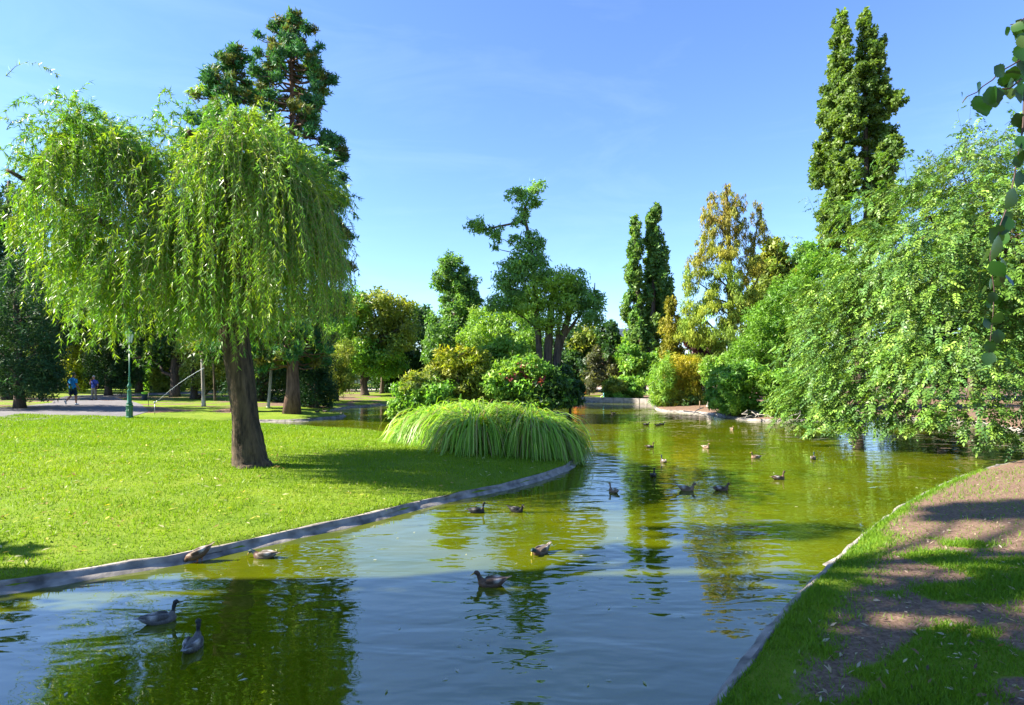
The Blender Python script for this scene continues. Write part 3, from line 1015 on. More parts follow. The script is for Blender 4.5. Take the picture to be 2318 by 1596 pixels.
# --- park trees behind the willow
WD = 'park trees behind the willow'
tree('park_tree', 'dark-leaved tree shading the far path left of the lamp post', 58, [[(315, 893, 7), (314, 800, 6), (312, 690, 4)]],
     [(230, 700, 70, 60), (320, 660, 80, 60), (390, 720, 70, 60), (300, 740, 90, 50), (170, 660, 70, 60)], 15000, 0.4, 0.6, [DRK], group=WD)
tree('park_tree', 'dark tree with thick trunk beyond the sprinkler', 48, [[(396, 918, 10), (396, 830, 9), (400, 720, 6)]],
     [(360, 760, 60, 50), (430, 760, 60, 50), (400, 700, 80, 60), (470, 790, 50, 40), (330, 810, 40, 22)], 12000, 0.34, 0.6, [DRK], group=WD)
tree('young_birch', 'slim pale birch trunk beyond the lawn left of the willow', 34, [[(461, 932, 4.2), (459, 850, 3.8), (456, 770, 3)]],
     [(456, 770, 40, 40), (440, 730, 40, 40), (475, 735, 35, 40)], 4000, 0.22, 0.6, [DRK], bark='bark_pale')
tree('park_tree', 'thin-stemmed tree just left of the willow trunk', 40, [[(487, 930, 2.6), (484, 850, 2.2), (482, 770, 1.6)]],
     [(482, 770, 40, 40), (500, 730, 40, 40)], 4000, 0.24, 0.6, [DRK], group=WD)
tree('bushy_conifer', 'dark conifer with low branches between birch and willow trunk', 44, [[(440, 915, 8), (438, 850, 7), (438, 780, 4)]],
     [(430, 790, 40, 40), (450, 840, 36, 36), (480, 860, 30, 30), (500, 830, 40, 50)], 9000, 0.28, 0.3, [OLV, DRK], mat='needle', sub=24)
tree('yew_tree', 'broad black-green yew between willow trunk and tall sequoia', 41, [[(590, 930, 8), (590, 880, 7), (590, 800, 4)]],
     [(570, 850, 45, 60), (620, 860, 40, 60), (540, 880, 30, 45), (600, 790, 60, 50), (640, 820, 40, 60)], 15000, 0.24, 0.3, [CON], mat='needle', sub=34, inner=0.55)
tree('yew_tree', 'low black-green yew right of the tall sequoia trunk', 37, [[(715, 930, 8), (715, 890, 7), (715, 840, 4)]],
     [(700, 870, 34, 55), (730, 880, 30, 45), (690, 910, 20, 26), (710, 820, 40, 40)], 12000, 0.22, 0.3, [CON], mat='needle', sub=30, inner=0.55)
tree('park_tree', 'grey stem of a tree leaning beside the tall sequoia', 35, [[(606, 945, 4), (609, 900, 3.6), (614, 830, 3)]],
     [(620, 800, 40, 30), (590, 770, 40, 40)], 3500, 0.22, 0.5, [DRK], bark='bark_pale', group=WD)
tree('bushy_conifer', 'brownish feathery conifer at the inlet edge', 44, [[(762, 918, 5), (762, 880, 4), (760, 820, 3)]],
     [(755, 830, 30, 34), (775, 860, 28, 30), (750, 880, 24, 26), (770, 800, 34, 30)], 8000, 0.24, 0.3, [OLV], mat='needle', sub=24, droop=0.4)

UN = 'shaded undergrowth behind the lawn'
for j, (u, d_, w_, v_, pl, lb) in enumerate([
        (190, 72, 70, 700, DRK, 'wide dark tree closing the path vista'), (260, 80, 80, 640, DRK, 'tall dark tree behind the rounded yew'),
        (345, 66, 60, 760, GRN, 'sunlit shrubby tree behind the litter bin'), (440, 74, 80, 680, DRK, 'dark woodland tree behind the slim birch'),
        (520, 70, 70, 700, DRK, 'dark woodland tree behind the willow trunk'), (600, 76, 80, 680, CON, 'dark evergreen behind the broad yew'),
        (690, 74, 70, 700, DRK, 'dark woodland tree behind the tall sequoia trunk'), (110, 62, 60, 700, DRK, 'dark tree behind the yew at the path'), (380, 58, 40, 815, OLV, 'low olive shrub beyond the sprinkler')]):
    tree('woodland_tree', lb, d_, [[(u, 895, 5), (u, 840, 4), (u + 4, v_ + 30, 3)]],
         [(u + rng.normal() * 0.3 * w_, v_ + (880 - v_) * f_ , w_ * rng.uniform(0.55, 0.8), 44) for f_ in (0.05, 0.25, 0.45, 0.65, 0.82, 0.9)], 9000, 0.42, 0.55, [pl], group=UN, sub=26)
ML = 'broad trees across the inlet'
tree('park_tree', 'big yellow-green tree across the inlet with yellower top', 52, [[(826, 902, 9), (822, 860, 8), (830, 780, 6), (850, 720, 4)]],
     [(845, 700, 55, 45, None, 1), (890, 690, 45, 32, None, 1), (800, 700, 45, 45, None, 0), (870, 760, 60, 50, None, 1), (800, 780, 55, 50), (850, 820, 60, 34), (910, 740, 40, 50, None, 1), (770, 740, 40, 60)], 34000, 0.26, 0.62, [GRN, OLV], group=ML, limbs=14)  # upper and right-hand clumps take the yellower palette
tree('park_tree', 'dark round-crowned tree behind the yellow bush on the isle', 58, [[(905, 890, 8), (905, 840, 7), (915, 760, 5)]],
     [(930, 780, 45, 55), (900, 810, 50, 50), (950, 820, 40, 50), (880, 850, 50, 35), (940, 720, 36, 30)], 20000, 0.3, 0.62, [DRK, GRN], group=ML)
tree('park_tree', 'sparse small-leaved tree showing sky through its top', 66, [[(960, 885, 4), (958, 800, 3), (955, 700, 1.6)]],
     [(955, 710, 22, 22), (970, 735, 24, 26), (945, 750, 20, 24)], 2600, 0.34, 0.6, [GRN], group=ML, subr=0.4)
tree('park_tree', 'leafy tree over the left end of the inlet', 62, [[(770, 895, 6), (768, 840, 5), (765, 760, 4)]],
     [(740, 740, 40, 60), (770, 690, 36, 40), (730, 800, 40, 50), (785, 800, 34, 50)], 11000, 0.36, 0.62, [GRN, DRK], group=ML)
tree('park_tree', 'slim dark trunk between inlet and white fence', 56, [[(864, 893, 5), (866, 855, 4.5), (868, 810, 3.5)]], [(866, 800, 30, 24), (880, 780, 30, 30)], 3000, 0.34, 0.6, [DRK], group=ML)
tree('walnut_tree', 'tall oval walnut rising above the isle bushes', 47, [[(1030, 870, 6), (1030, 760, 5), (1028, 690, 3), (1028, 640, 1.5)]],
     [(1028, 605, 34, 32, 0), (1000, 635, 28, 24), (1055, 650, 30, 30), (1030, 690, 42, 36), (1000, 740, 36, 34), (1050, 740, 44, 40), (1075, 680, 16, 22), (1030, 790, 60, 36), (990, 790, 34, 34)], 32000, 0.27, 0.5, [[(0.12, 0.25, 0.06), (0.15, 0.28, 0.065), (0.1, 0.2, 0.05)]], limbs=16, sub=26, subr=0.36)
tree('park_tree', 'pale green spreading tree behind the isle', 41, [[(1130, 880, 7), (1135, 800, 6), (1130, 740, 4)]],
     [(1110, 720, 50, 36), (1160, 740, 55, 45), (1080, 770, 45, 40), (1190, 700, 40, 35), (1130, 800, 70, 50), (1190, 790, 50, 50), (1100, 820, 60, 40)], 32000, 0.23, 0.42, [LGT], droop=0.3, limbs=14)
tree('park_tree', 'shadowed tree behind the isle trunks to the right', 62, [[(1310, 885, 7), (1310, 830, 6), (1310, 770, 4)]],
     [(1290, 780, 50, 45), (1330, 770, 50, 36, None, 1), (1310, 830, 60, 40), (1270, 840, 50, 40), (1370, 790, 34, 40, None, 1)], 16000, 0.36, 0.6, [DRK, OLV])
tree('park_tree', 'grey-leaved dome tree behind the far wall', 58, [[(1378, 885, 6), (1378, 840, 5), (1378, 780, 4)]],
     [(1375, 750, 24, 28), (1388, 790, 26, 34), (1360, 820, 34, 34, None, 1), (1390, 840, 26, 28, None, 1), (1350, 850, 28, 20, None, 1)], 10000, 0.32, 0.6, [DRK, GRY])

# --- the split tree on the isle
AIL = [[(0.17, 0.32, 0.08), (0.2, 0.36, 0.08), (0.13, 0.26, 0.07)], [(0.25, 0.4, 0.05), (0.28, 0.42, 0.055), (0.2, 0.34, 0.05)]]
tree('tree_of_heaven', 'tall open tree of several bare stems on the isle', 32, [
     [(1238, 880, 11), (1240, 800, 10), (1244, 740, 9), (1250, 670, 7), (1262, 620, 4)],
     [(1226, 880, 8), (1218, 760, 7), (1214, 690, 6), (1206, 600, 5), (1196, 530, 4), (1184, 480, 3), (1200, 440, 2)],
     [(1190, 500, 3), (1160, 506, 2.6), (1130, 512, 2.2), (1090, 520, 1.5)],
     [(1256, 880, 9), (1262, 800, 8), (1285, 720, 7), (1300, 670, 5), (1310, 640, 3)],
     [(1254, 830, 5), (1262, 760, 5), (1270, 700, 4)],
     [(1278, 760, 4), (1320, 700, 2.5), (1345, 660, 1.5), (1346, 640, 1)],
     [(1215, 700, 4), (1180, 660, 3), (1140, 650, 2)]],
     [(1213, 420, 18, 13, 0), (1165, 440, 24, 15, 0), (1195, 458, 26, 12, -0.3), (1180, 478, 18, 10, 0.2), (1178, 500, 16, 13), (1076, 508, 24, 14, 0), (1115, 520, 20, 10, 0.2), (1126, 538, 12, 10, 0),
      (1118, 558, 10, 6, 0), (1205, 540, 28, 14), (1165, 545, 12, 12), (1222, 555, 12, 12), (1192, 580, 34, 20), (1165, 600, 30, 16), (1225, 590, 22, 18), (1200, 615, 46, 20), (1150, 630, 34, 20), (1160, 660, 44, 20), (1215, 650, 30, 24, None, 1), (1265, 640, 44, 28, None, 1), (1300, 640, 26, 28), (1300, 675, 42, 28),
      (1340, 690, 30, 18), (1345, 665, 10, 8), (1355, 672, 10, 10), (1190, 690, 46, 20, None, 1), (1130, 690, 30, 16), (1265, 690, 40, 24, None, 1), (1240, 730, 40, 20, None, 1), (1330, 720, 30, 18)],
     24000, 0.2, 0.42, AIL, limbs=40, limb_r=0.15, droop=0.35, sub=18, subr=0.6, back=False, twigs=4, thick=1.3, k=9)
# --- bushes on the isle
tree('golden_bush', 'yellowing bush with arching sprays on the isle', 29, [[(1035, 905, 4), (1035, 870, 3), (1035, 820, 2)]],
     [(1040, 805, 45, 24, None, 1), (1075, 820, 30, 30, None, 1), (1010, 825, 34, 26, None, 1), (1050, 850, 60, 34), (990, 860, 40, 34), (1090, 860, 40, 36), (1030, 895, 56, 24), (1080, 900, 46, 22)], 16000, 0.2, 0.4, [OLV, YEL], cat='bush', sub=22)
tree('olive_bush', 'olive-green bush reaching down to the inlet water', 28, [[(930, 935, 4), (930, 900, 3), (930, 870, 2)]],
     [(945, 870, 34, 28, None, 1), (920, 900, 40, 30), (960, 900, 40, 36), (900, 925, 26, 24), (935, 935, 34, 22), (985, 890, 40, 30)], 14000, 0.19, 0.5, [GRN, OLV], cat='bush', sub=22)
tree('flowering_bush', 'rounded bush with dull red flower heads under the split tree', 28.5, [[(1200, 905, 4), (1200, 880, 3), (1200, 850, 2)]],
     [(1150, 840, 40, 30), (1200, 835, 40, 30, None, 1), (1240, 860, 40, 30, None, 2), (1180, 870, 50, 28, None, 1), (1130, 870, 40, 30), (1260, 880, 34, 24, None, 2), (1220, 885, 40, 20, None, 2), (1150, 905, 50, 20), (1210, 908, 50, 18, None, 2), (1265, 905, 30, 18, None, 2)], 16000, 0.19, 0.55, [LGT, GRN + GRN + LGT + RED, DRK + GRN], cat='bush', sub=24)
tree('isle_shrub', 'glossy green shrub at the foot of the split trunks', 31, [[(1290, 905, 3), (1290, 880, 3), (1290, 860, 2)]],
     [(1290, 880, 30, 24), (1270, 850, 24, 24), (1305, 900, 20, 16), (1280, 905, 26, 14)], 6000, 0.2, 0.55, [DRK, GRN], cat='shrub', sub=18)
tree('isle_shrub', 'fresh green leafy shrub between bushes on the isle', 33, [[(1105, 880, 3), (1105, 850, 3), (1110, 810, 2)]],
     [(1110, 815, 40, 34), (1150, 800, 40, 34), (1125, 850, 50, 30)], 9000, 0.22, 0.45, [LGT], cat='shrub', sub=18)

# --- far side of the lake
tree('lombardy_poplar', 'lower poplar with two spires across the lake', 64, [[(1452, 880, 8), (1450, 760, 7), (1440, 600, 4), (1436, 500, 2)], [(1466, 820, 6), (1478, 700, 5), (1482, 560, 3), (1480, 470, 2)]],
     [(1436, 515, 12, 22), (1436, 560, 17, 34), (1434, 620, 19, 38), (1438, 690, 22, 42), (1440, 760, 24, 44), (1434, 810, 24, 34), (1480, 485, 13, 22), (1472, 500, 12, 18), (1482, 540, 20, 34), (1490, 590, 24, 40), (1484, 650, 28, 44), (1500, 640, 18, 50), (1486, 720, 32, 46), (1480, 790, 34, 46), (1508, 680, 16, 50)],
     42000, 0.32, 0.75, [[(0.1, 0.21, 0.05), (0.13, 0.24, 0.055), (0.16, 0.26, 0.06)]], sub=30, subr=0.3, group='poplars', thick=1.0, limbs=8, inner=0.6)
def big_poplar():
    st = [((1905, 560), (1900, 35), 25), ((1965, 560), (1960, 28), 27), ((1985, 560), (1988, 90), 24), ((1896, 560), (1886, 130), 25)]
    bl = []
    for (u0, v0), (u1, v1), w_ in st:
        nn = 13
        for i in range(nn):
            f = (i + 0.5) / nn
            v = v1 + (v0 - v1) * f
            u = u1 + (u0 - u1) * f + rng.normal() * 3
            ww = w_ * (0.5 + 0.5 * min(1, f * 4)) * rng.uniform(0.85, 1.1)
            bl.append((u + rng.normal() * 5 * min(1, f * 3), v, ww, 26, rng.normal() * 1.2 * min(1, f * 2)))
    tree('lombardy_poplar', 'very tall twin-spired poplar above the weeping ash', 54, [[(1945, 905, 14), (1935, 700, 11), (1910, 400, 6), (1902, 60, 2)], [(1950, 800, 9), (1962, 500, 7), (1958, 250, 4), (1957, 50, 1.5)], [(1955, 700, 7), (1985, 450, 5), (1990, 100, 1.5)]],
         bl, 110000, 0.25, 0.85, [[(0.1, 0.18, 0.035), (0.13, 0.21, 0.04), (0.16, 0.24, 0.045)]], sub=34, subr=0.3, group='poplars', back=False, thick=1.5, limbs=24, inner=0.35)
big_poplar()
# dawn redwood turning brown at the top
MQ = [[(0.22, 0.29, 0.03), (0.25, 0.3, 0.03), (0.16, 0.25, 0.03)], BRN, [(0.27, 0.25, 0.03), (0.25, 0.27, 0.03)]]
tree('dawn_redwood', 'feathery dawn redwood browning at the top across the lake', 46, [[(1660, 905, 11), (1655, 760, 9), (1652, 640, 7), (1648, 500, 4), (1642, 415, 1.5)], [(1665, 680, 3), (1700, 600, 2.4), (1715, 500, 1.2)], [(1655, 720, 3), (1700, 660, 2), (1730, 600, 1)]],
     [(1642, 430, 12, 20, 0, 1), (1618, 455, 14, 24, None, 1), (1648, 470, 22, 30, None, 1), (1672, 465, 14, 26, None, 1), (1598, 490, 16, 30, None, 1), (1630, 510, 34, 36, None, 1), (1676, 510, 20, 34, None, 1), (1716, 480, 14, 26, None, 1), (1722, 530, 16, 34, None, 1), (1600, 550, 24, 36, None, 2), (1640, 570, 36, 36, None, 2), (1700, 560, 18, 34, None, 1), (1580, 600, 24, 34, None, 2), (1625, 620, 44, 38, None, 0), (1690, 610, 28, 36, None, 2), (1560, 640, 22, 30), (1600, 680, 40, 36), (1650, 690, 40, 40), (1700, 680, 34, 40), (1570, 710, 34, 40), (1560, 760, 34, 40), (1620, 760, 50, 44), (1680, 760, 50, 44), (1600, 820, 44, 30), (1650, 830, 44, 40)],
     46000, 0.24, 0.28, MQ, mat='needle', sub=20, subr=0.36, droop=1.3, limbs=30, limb_r=0.1, back=False, thick=1.3, inner=0.25)
tree('golden_cypress', 'small golden cypress beside the lower poplar', 50, [[(1520, 895, 4), (1520, 800, 3), (1519, 690, 1.5)]],
     [(1519, 690, 14, 24), (1522, 740, 22, 34), (1516, 790, 26, 34), (1524, 830, 24, 28)], 9000, 0.28, 0.4, [[(0.2, 0.2, 0.015), (0.23, 0.21, 0.018), (0.15, 0.17, 0.015)]], mat='needle', sub=20, droop=0.8)
tree('purple_plum', 'purple-leaved plum half hidden by the dawn redwood', 52, [[(1575, 895, 4), (1575, 820, 3), (1575, 760, 2)]],
     [(1556, 742, 14, 22), (1580, 770, 26, 24), (1690, 860, 22, 14), (1600, 800, 30, 24)], 6000, 0.3, 0.6, [PUR])
tree('park_tree', 'yellow-green round tree right of the dawn redwood', 50, [[(1770, 900, 8), (1768, 760, 7), (1762, 640, 4)]],
     [(1750, 565, 26, 22), (1735, 600, 34, 30), (1775, 600, 34, 28), (1740, 650, 40, 36), (1790, 640, 34, 36), (1720, 690, 30, 34), (1780, 700, 44, 44), (1830, 580, 34, 26, None, 1), (1860, 590, 34, 26, None, 1)], 22000, 0.34, 0.6, [OLV, GRN], limbs=14)
tree('leafy_tree', 'broad tree below the poplar at the far bank', 56, [[(1425, 885, 5), (1425, 840, 4), (1425, 790, 3)]],
     [(1420, 800, 22, 34), (1440, 830, 30, 30), (1470, 850, 30, 26), (1490, 820, 26, 30)], 9000, 0.32, 0.6, [GRN], cat='tree')
tree('round_bush', 'round clipped-looking bush above the far stone wall', 49, [[(1410, 902, 3), (1410, 890, 3), (1410, 870, 2)]],
     [(1395, 872, 26, 18, None, 1), (1425, 870, 26, 20), (1410, 890, 38, 14), (1440, 888, 16, 14), (1378, 884, 14, 14, None, 1)], 12000, 0.24, 0.62, [GRN, OLV], cat='bush', sub=24)
tree('orange_shrub', 'small orange-leaved shrub near the boulders', 51, [[(1310, 895, 1.2), (1310, 888, 1), (1311, 880, 0.8)]],
     [(1312, 876, 12, 6), (1308, 886, 11, 7), (1318, 889, 8, 6)], 1500, 0.2, 0.5, [ORG], cat='shrub', sub=12)
tree('spiky_shrub', 'grey feathery shrub beside the orange one', 53, [[(1334, 895, 1.2), (1334, 885, 1), (1334, 870, 0.8)]],
     [(1332, 872, 10, 14), (1345, 880, 8, 12), (1326, 885, 8, 10)], 1500, 0.3, 0.12, [GRY], cat='shrub', sub=12, droop=-1.2)

# --- bamboo and the overhanging thicket on the right
tree('golden_bamboo', 'golden yellow bamboo clump at the water edge', 39, [[(1545, 922, 2), (1545, 880, 2), (1545, 830, 1)]],
     [(1545, 825, 34, 30, None, 0), (1570, 850, 30, 34, None, 0), (1525, 850, 26, 34, None, 0), (1545, 880, 40, 34, None, 2), (1500, 850, 26, 44, None, 1), (1490, 890, 22, 30, None, 1), (1520, 905, 34, 20, None, 2), (1560, 905, 40, 20, None, 3), (1590, 880, 22, 34, None, 3)], 24000, 0.3, 0.16, [GLD, LGT, YEL, OLV + DRK], cat='bamboo', mat='leaf', sub=24, subr=0.4, droop=0.5)
TH = 'thicket overhanging the right shore'
tree('acacia_tree', 'bright green feathery acacia leaning over the thicket', 34, [[(1790, 930, 8), (1780, 820, 7), (1790, 700, 4)]],
     [(1790, 670, 50, 40), (1840, 640, 50, 40), (1740, 720, 44, 36), (1800, 730, 70, 50), (1870, 700, 60, 60), (1720, 780, 50, 44), (1780, 800, 70, 50), (1690, 810, 40, 40), (1900, 640, 50, 50), (1850, 590, 40, 24)], 40000, 0.19, 0.42, [[(0.14, 0.28, 0.03), (0.17, 0.32, 0.035), (0.11, 0.24, 0.03)]], group=TH, limbs=16, sub=24)
tree('shore_shrub', 'glossy dark shrub dipping into the lake right of the bamboo', 31, [[(1660, 935, 4), (1660, 900, 3), (1655, 860, 2)]],
     [(1650, 860, 40, 34), (1690, 850, 40, 34), (1640, 900, 36, 30), (1690, 910, 50, 30), (1730, 930, 36, 18)], 17000, 0.19, 0.5, [GRN, DRK], cat='shrub', group=TH, sub=24)
tree('shore_shrub', 'lighter shrub trailing bare twigs over the water', 30, [[(1770, 940, 4), (1770, 905, 3), (1770, 870, 2)]],
     [(1760, 870, 50, 34), (1810, 880, 50, 40), (1770, 920, 50, 28), (1830, 925, 44, 24), (1870, 890, 40, 44)], 18000, 0.19, 0.5, [LGT + GRN], cat='shrub', group=TH, sub=24)
tree('crooked_tree', 'crooked pale-stemmed small tree on the point', 37, [[(1600, 926, 4), (1606, 905, 3.4), (1618, 880, 3), (1622, 850, 2)]],
     [(1620, 850, 24, 20), (1605, 830, 20, 20), (1640, 830, 24, 24)], 4500, 0.22, 0.5, [LGT, OLV], bark='bark_pale')
tree('background_tree', 'dark tree behind the weeping ash', 44, [[(2080, 905, 8), (2080, 800, 7), (2080, 700, 4)]],
     [(2060, 640, 70, 70), (2130, 700, 70, 70), (2000, 740, 70, 70), (2200, 660, 70, 80), (2100, 820, 90, 60), (2230, 800, 70, 70)], 22000, 0.36, 0.6, [DRK, GRN])
tree('acacia_tree', 'pale feathery crown rising behind the weeping ash', 40, [[(2200, 910, 8), (2200, 700, 7), (2200, 480, 4)]],
     [(2200, 350, 60, 26), (2140, 370, 50, 26), (2250, 370, 50, 30), (2180, 410, 90, 36), (2270, 420, 60, 40), (2110, 430, 50, 36), (2200, 500, 110, 60)], 24000, 0.22, 0.3, [[(0.12, 0.2, 0.03), (0.15, 0.22, 0.035), (0.1, 0.18, 0.03)]], limbs=14, sub=24)
tree('background_tree', 'shaded tree on the right bank behind hanging ash boughs', 38, [[(2330, 915, 10), (2330, 800, 9), (2330, 650, 5)]],
     [(2290, 700, 60, 80), (2340, 640, 80, 80), (2360, 760, 80, 80), (2280, 810, 50, 60)], 16000, 0.34, 0.6, [DRK], bark='bark_pale')

# --- weeping ash hanging over the water
def weeping_ash():
    c = np.array([15.2, 19.6, 3.9])
    base = np.array([21.3, 21.6, gz(21.3, 21.6)])
    root = thing('weeping_ash', 'weeping ash with long leafy boughs trailing almost to the water', 'tree', base)
    g = Geo()
    crown_top = np.array([15.9, 19.8, 6.6])
    g.tube(np.array([base - [0, 0, 0.2], base + [-0.3, -0.1, 1.5], base + [-1.2, -0.6, 3.6], base + [-3.0, -1.2, 5.6], crown_top]), [0.42, 0.32, 0.28, 0.22, 0.14], 10)
    # dome: silhouette widens downward on the lake side
    n_ = 3100
    D = rdir(n_ * 3)
    D = D[(D[:, 2] > -0.12) & (D[:, 1] < 0.75)]
    hol = smooth_noise(np.arctan2(D[:, 1], D[:, 0]) * 4, D[:, 2] * 5, 1.0, 41)
    D = D[(hol > 0.34) | (rng.random(len(D)) < 0.45)][:n_]
    n_ = len(D)
    az = np.arctan2(D[:, 1], D[:, 0])
    bump = 1 + 0.07 * np.sin(az * 3 + 1.0) + 0.11 * np.sin(az * 8 + D[:, 2] * 5) + 0.10 * np.sin(D[:, 2] * 15 + az * 3)
    S0 = np.array([15.8, 19.8, 1.5]) + D * np.array([5.8, 4.3, 7.6]) * (bump * rng.uniform(0.72, 1.0, n_))[:, None]
    D0 = nrm(D * np.array([1, 1, 0.5]) + np.array([0, 0, 0.15]) + rng.normal(size=(n_, 3)) * 0.3)
    L = rng.uniform(0.7, 2.2, n_)
    low = 0.55 + rng.random(n_) ** 2 * 1.2 + np.interp(S0[:, 0], [9, 12, 14, 16], [0.4, 0.1, 0.3, 1.15])
    L = np.minimum(L, np.maximum(S0[:, 2] - low, 0.35) * 1.15)
    pts = strands(S0, D0, L, 7, 0.3 + 0.2 * rng.random(n_), 0.1)
    pts[:, :, 2] = np.maximum(pts[:, :, 2], 0.5 + 0.3 * rng.random((n_, 1)))
    # shoots standing up from the top
    k2 = 40
    a2 = rng.random(k2) * 6.283
    S2 = np.column_stack([crown_top[0] - 2.5 + rng.normal(size=k2) * 2.4, crown_top[1] + rng.normal(size=k2) * 1.6, np.full(k2, 8.6)])
    S2[:, 2] -= 0.09 * (S2[:, 0] - 14.5) ** 2
    p2 = strands(S2, nrm(np.column_stack([rng.normal(size=k2) * 0.5 - 0.2, rng.normal(size=k2) * 0.5, np.ones(k2)])), rng.uniform(0.7, 1.5, k2), 7, 0.1, 0.08)
    pts = np.concatenate([pts, p2])
    K = len(pts)
    # limbs that carry the strands
    for _ in range(26):
        hi_ = np.nonzero(pts[:n_, 0, 2] > 4.5)[0]
        e = pts[hi_[rng.integers(0, len(hi_))], 0] * 0.9 + crown_top * 0.1
        g.tube(curve(crown_top + rng.normal(size=3) * 0.4, e, 0.12, 7, 0.04), np.linspace(0.06, 0.018, 7), 6, cap=False)
    obj('trunk', mesh('trunk', np.concatenate(g.V) - base, g.F, M['bark']), root)
    V, Q = strand_stems(pts, 0.014)
    obj('boughs', mesh('boughs', V, Q, M['green_twig'], origin=base), root, kind='stuff')
    # pinnate leaves
    C, T, idx, tt = along(pts, 7)
    m_ = len(C)
    cx = C - np.array([c[0], c[1], 0])
    outw = nrm(np.column_stack([cx[:, 0], cx[:, 1], np.zeros(m_)]))
    A = nrm(outw * 0.75 + T * 0.35 + rng.normal(size=(m_, 3)) * 0.6 + np.array([0, 0, -0.1]))
    LEN = rng.uniform(0.22, 0.4, m_)
    UP = nrm(np.array([0, 0, 1.0]) + outw * 0.5 + rng.normal(size=(m_, 3)) * 0.3)
    Sd = nrm(np.cross(A, UP))
    Nn = np.cross(Sd, A)
    tint = pick([(0.085, 0.18, 0.025), (0.12, 0.23, 0.03), (0.17, 0.27, 0.04), (0.085, 0.18, 0.045)], m_, 0.22)
    Vs, Ks = [], []
    for j in range(9):
        if j == 8:
            f, sgn = 0.92, 0
        else:
            f, sgn = 0.2 + 0.2 * (j // 2), (1 if j % 2 else -1)
        pos = C + A * (LEN * f)[:, None] + np.array([0, 0, -1.0]) * (LEN * f * f * 0.45)[:, None]
        D = nrm(A * (0.55 if sgn else 1.0) + Sd * sgn * 0.85 + np.array([0, 0, -0.45]) + rng.normal(size=(m_, 3)) * 0.12)
        ll = LEN * 0.36 * (0.85 + 0.3 * rng.random(m_))
        V, _ = leaf_quads(pos, D, nrm(Nn + rng.normal(size=(m_, 3)) * 0.25), ll, ll * 0.46, 0.07)
        Vs.append(V)
        Ks.append(np.repeat(tint * np.exp(rng.normal(size=(m_, 1)) * 0.1), 4, axis=0))
    V = np.concatenate(Vs)
    obj('crown', mesh('crown', V, np.arange(len(V)).reshape(-1, 4), M['ash_leaf'], np.concatenate(Ks), origin=base), root)
weeping_ash()

# --- ornamental grass bank at the tip of the lawn
def grass_bank():
    a, b_ = np.array([-1.75, 19.0]), np.array([0.12, 15.95])
    n_ = 13800
    ax = nrm((b_ - a)[None])[0]
    pr = np.array([ax[1], -ax[0]])
    nt_ = 26
    ft = (np.arange(nt_) + rng.random(nt_)) / nt_
    ot = rng.uniform(-1, 1, nt_) * 0.95
    it = rng.integers(0, nt_, n_)
    f, off = ft[it], ot[it]
    r0 = a + (b_ - a) * f[:, None] + pr * off[:, None] + rng.normal(size=(n_, 2)) * 0.13
    z0 = hgt(r0[:, 0], r0[:, 1])
    S0 = np.column_stack([r0, z0])
    az = rng.random(n_) * 6.283
    dirx = np.column_stack([np.cos(az), np.sin(az)]) * 0.8 + pr * off[:, None] * 0.35
    dirx += ax * ((f - 0.5) * 0.45)[:, None]
    D0 = nrm(np.column_stack([dirx * rng.uniform(0.12, 0.5, (n_, 1)), np.full(n_, 1.0)]))
    L = rng.uniform(1.95, 3.0, n_) * rng.uniform(0.9, 1.08, nt_)[it]
    # slow bend first, then the blade falls over
    p, d = S0.copy(), D0.copy()
    pts = [p.copy()]
    for i in range(8):
        d = nrm(d + np.array([0, 0, -1.0]) * (0.03 + 0.19 * i) * rng.uniform(0.75, 1.25, (n_, 1)) + np.column_stack([dirx, np.zeros(n_)]) * 0.09 + rng.normal(size=d.shape) * 0.04)
        p = p + d * (L / 8)[:, None]
        pts.append(p.copy())
    pts = np.stack(pts, 1)
    g_ = hgt(pts[:, -1, 0], pts[:, -1, 1])
    pts[:, :, 2] = np.maximum(pts[:, :, 2], np.maximum(g_, 0.0)[:, None] + 0.04)
    sd = nrm(np.column_stack([-np.sin(az), np.cos(az), rng.normal(size=n_) * 0.3]))
    W = np.array([0.5, 0.9, 1, 1, 0.95, 0.85, 0.65, 0.4, 0.05])[None, :, None] * (0.0145 * rng.uniform(0.7, 1.4, n_))[:, None, None]
    V = np.stack([pts - sd[:, None] * W, pts + sd[:, None] * W], 2).reshape(-1, 3)
    k = np.arange(n_)[:, None] * 18
    i = np.arange(8)[None, :] * 2
    b0 = (k + i).ravel()
    Q = np.stack([b0, b0 + 1, b0 + 3, b0 + 2], -1)
    c = pick([(0.17, 0.34, 0.03), (0.24, 0.42, 0.04), (0.32, 0.5, 0.08), (0.38, 0.5, 0.13), (0.24, 0.42, 0.04), (0.2, 0.38, 0.035), (0.3, 0.27, 0.1)], n_, 0.14)
    base = np.array([-1.4, 18.0, gz(-1.4, 18.0)])
    root = thing('ornamental_grass', 'long mound of arching bright green ornamental grass at the lawn tip', 'ornamental grass', base)
    obj('blades', mesh('blades', V, Q, M['reed'], np.repeat(c, 18, axis=0), origin=base), root, kind='stuff')
    g = Geo()
    for j in range(160):
        q0 = S0[rng.integers(0, n_)]
        g.tube(curve(q0 - [0, 0, 0.05], q0 + np.array([rng.normal() * 0.2, rng.normal() * 0.2, rng.uniform(0.4, 0.9)]), 0, 4), [0.012, 0.01, 0.008, 0.006], 4, cap=False)
    obj('stems', mesh('stems', np.concatenate(g.V) - base, g.F, M['twig']), root, kind='stuff')
grass_bank()

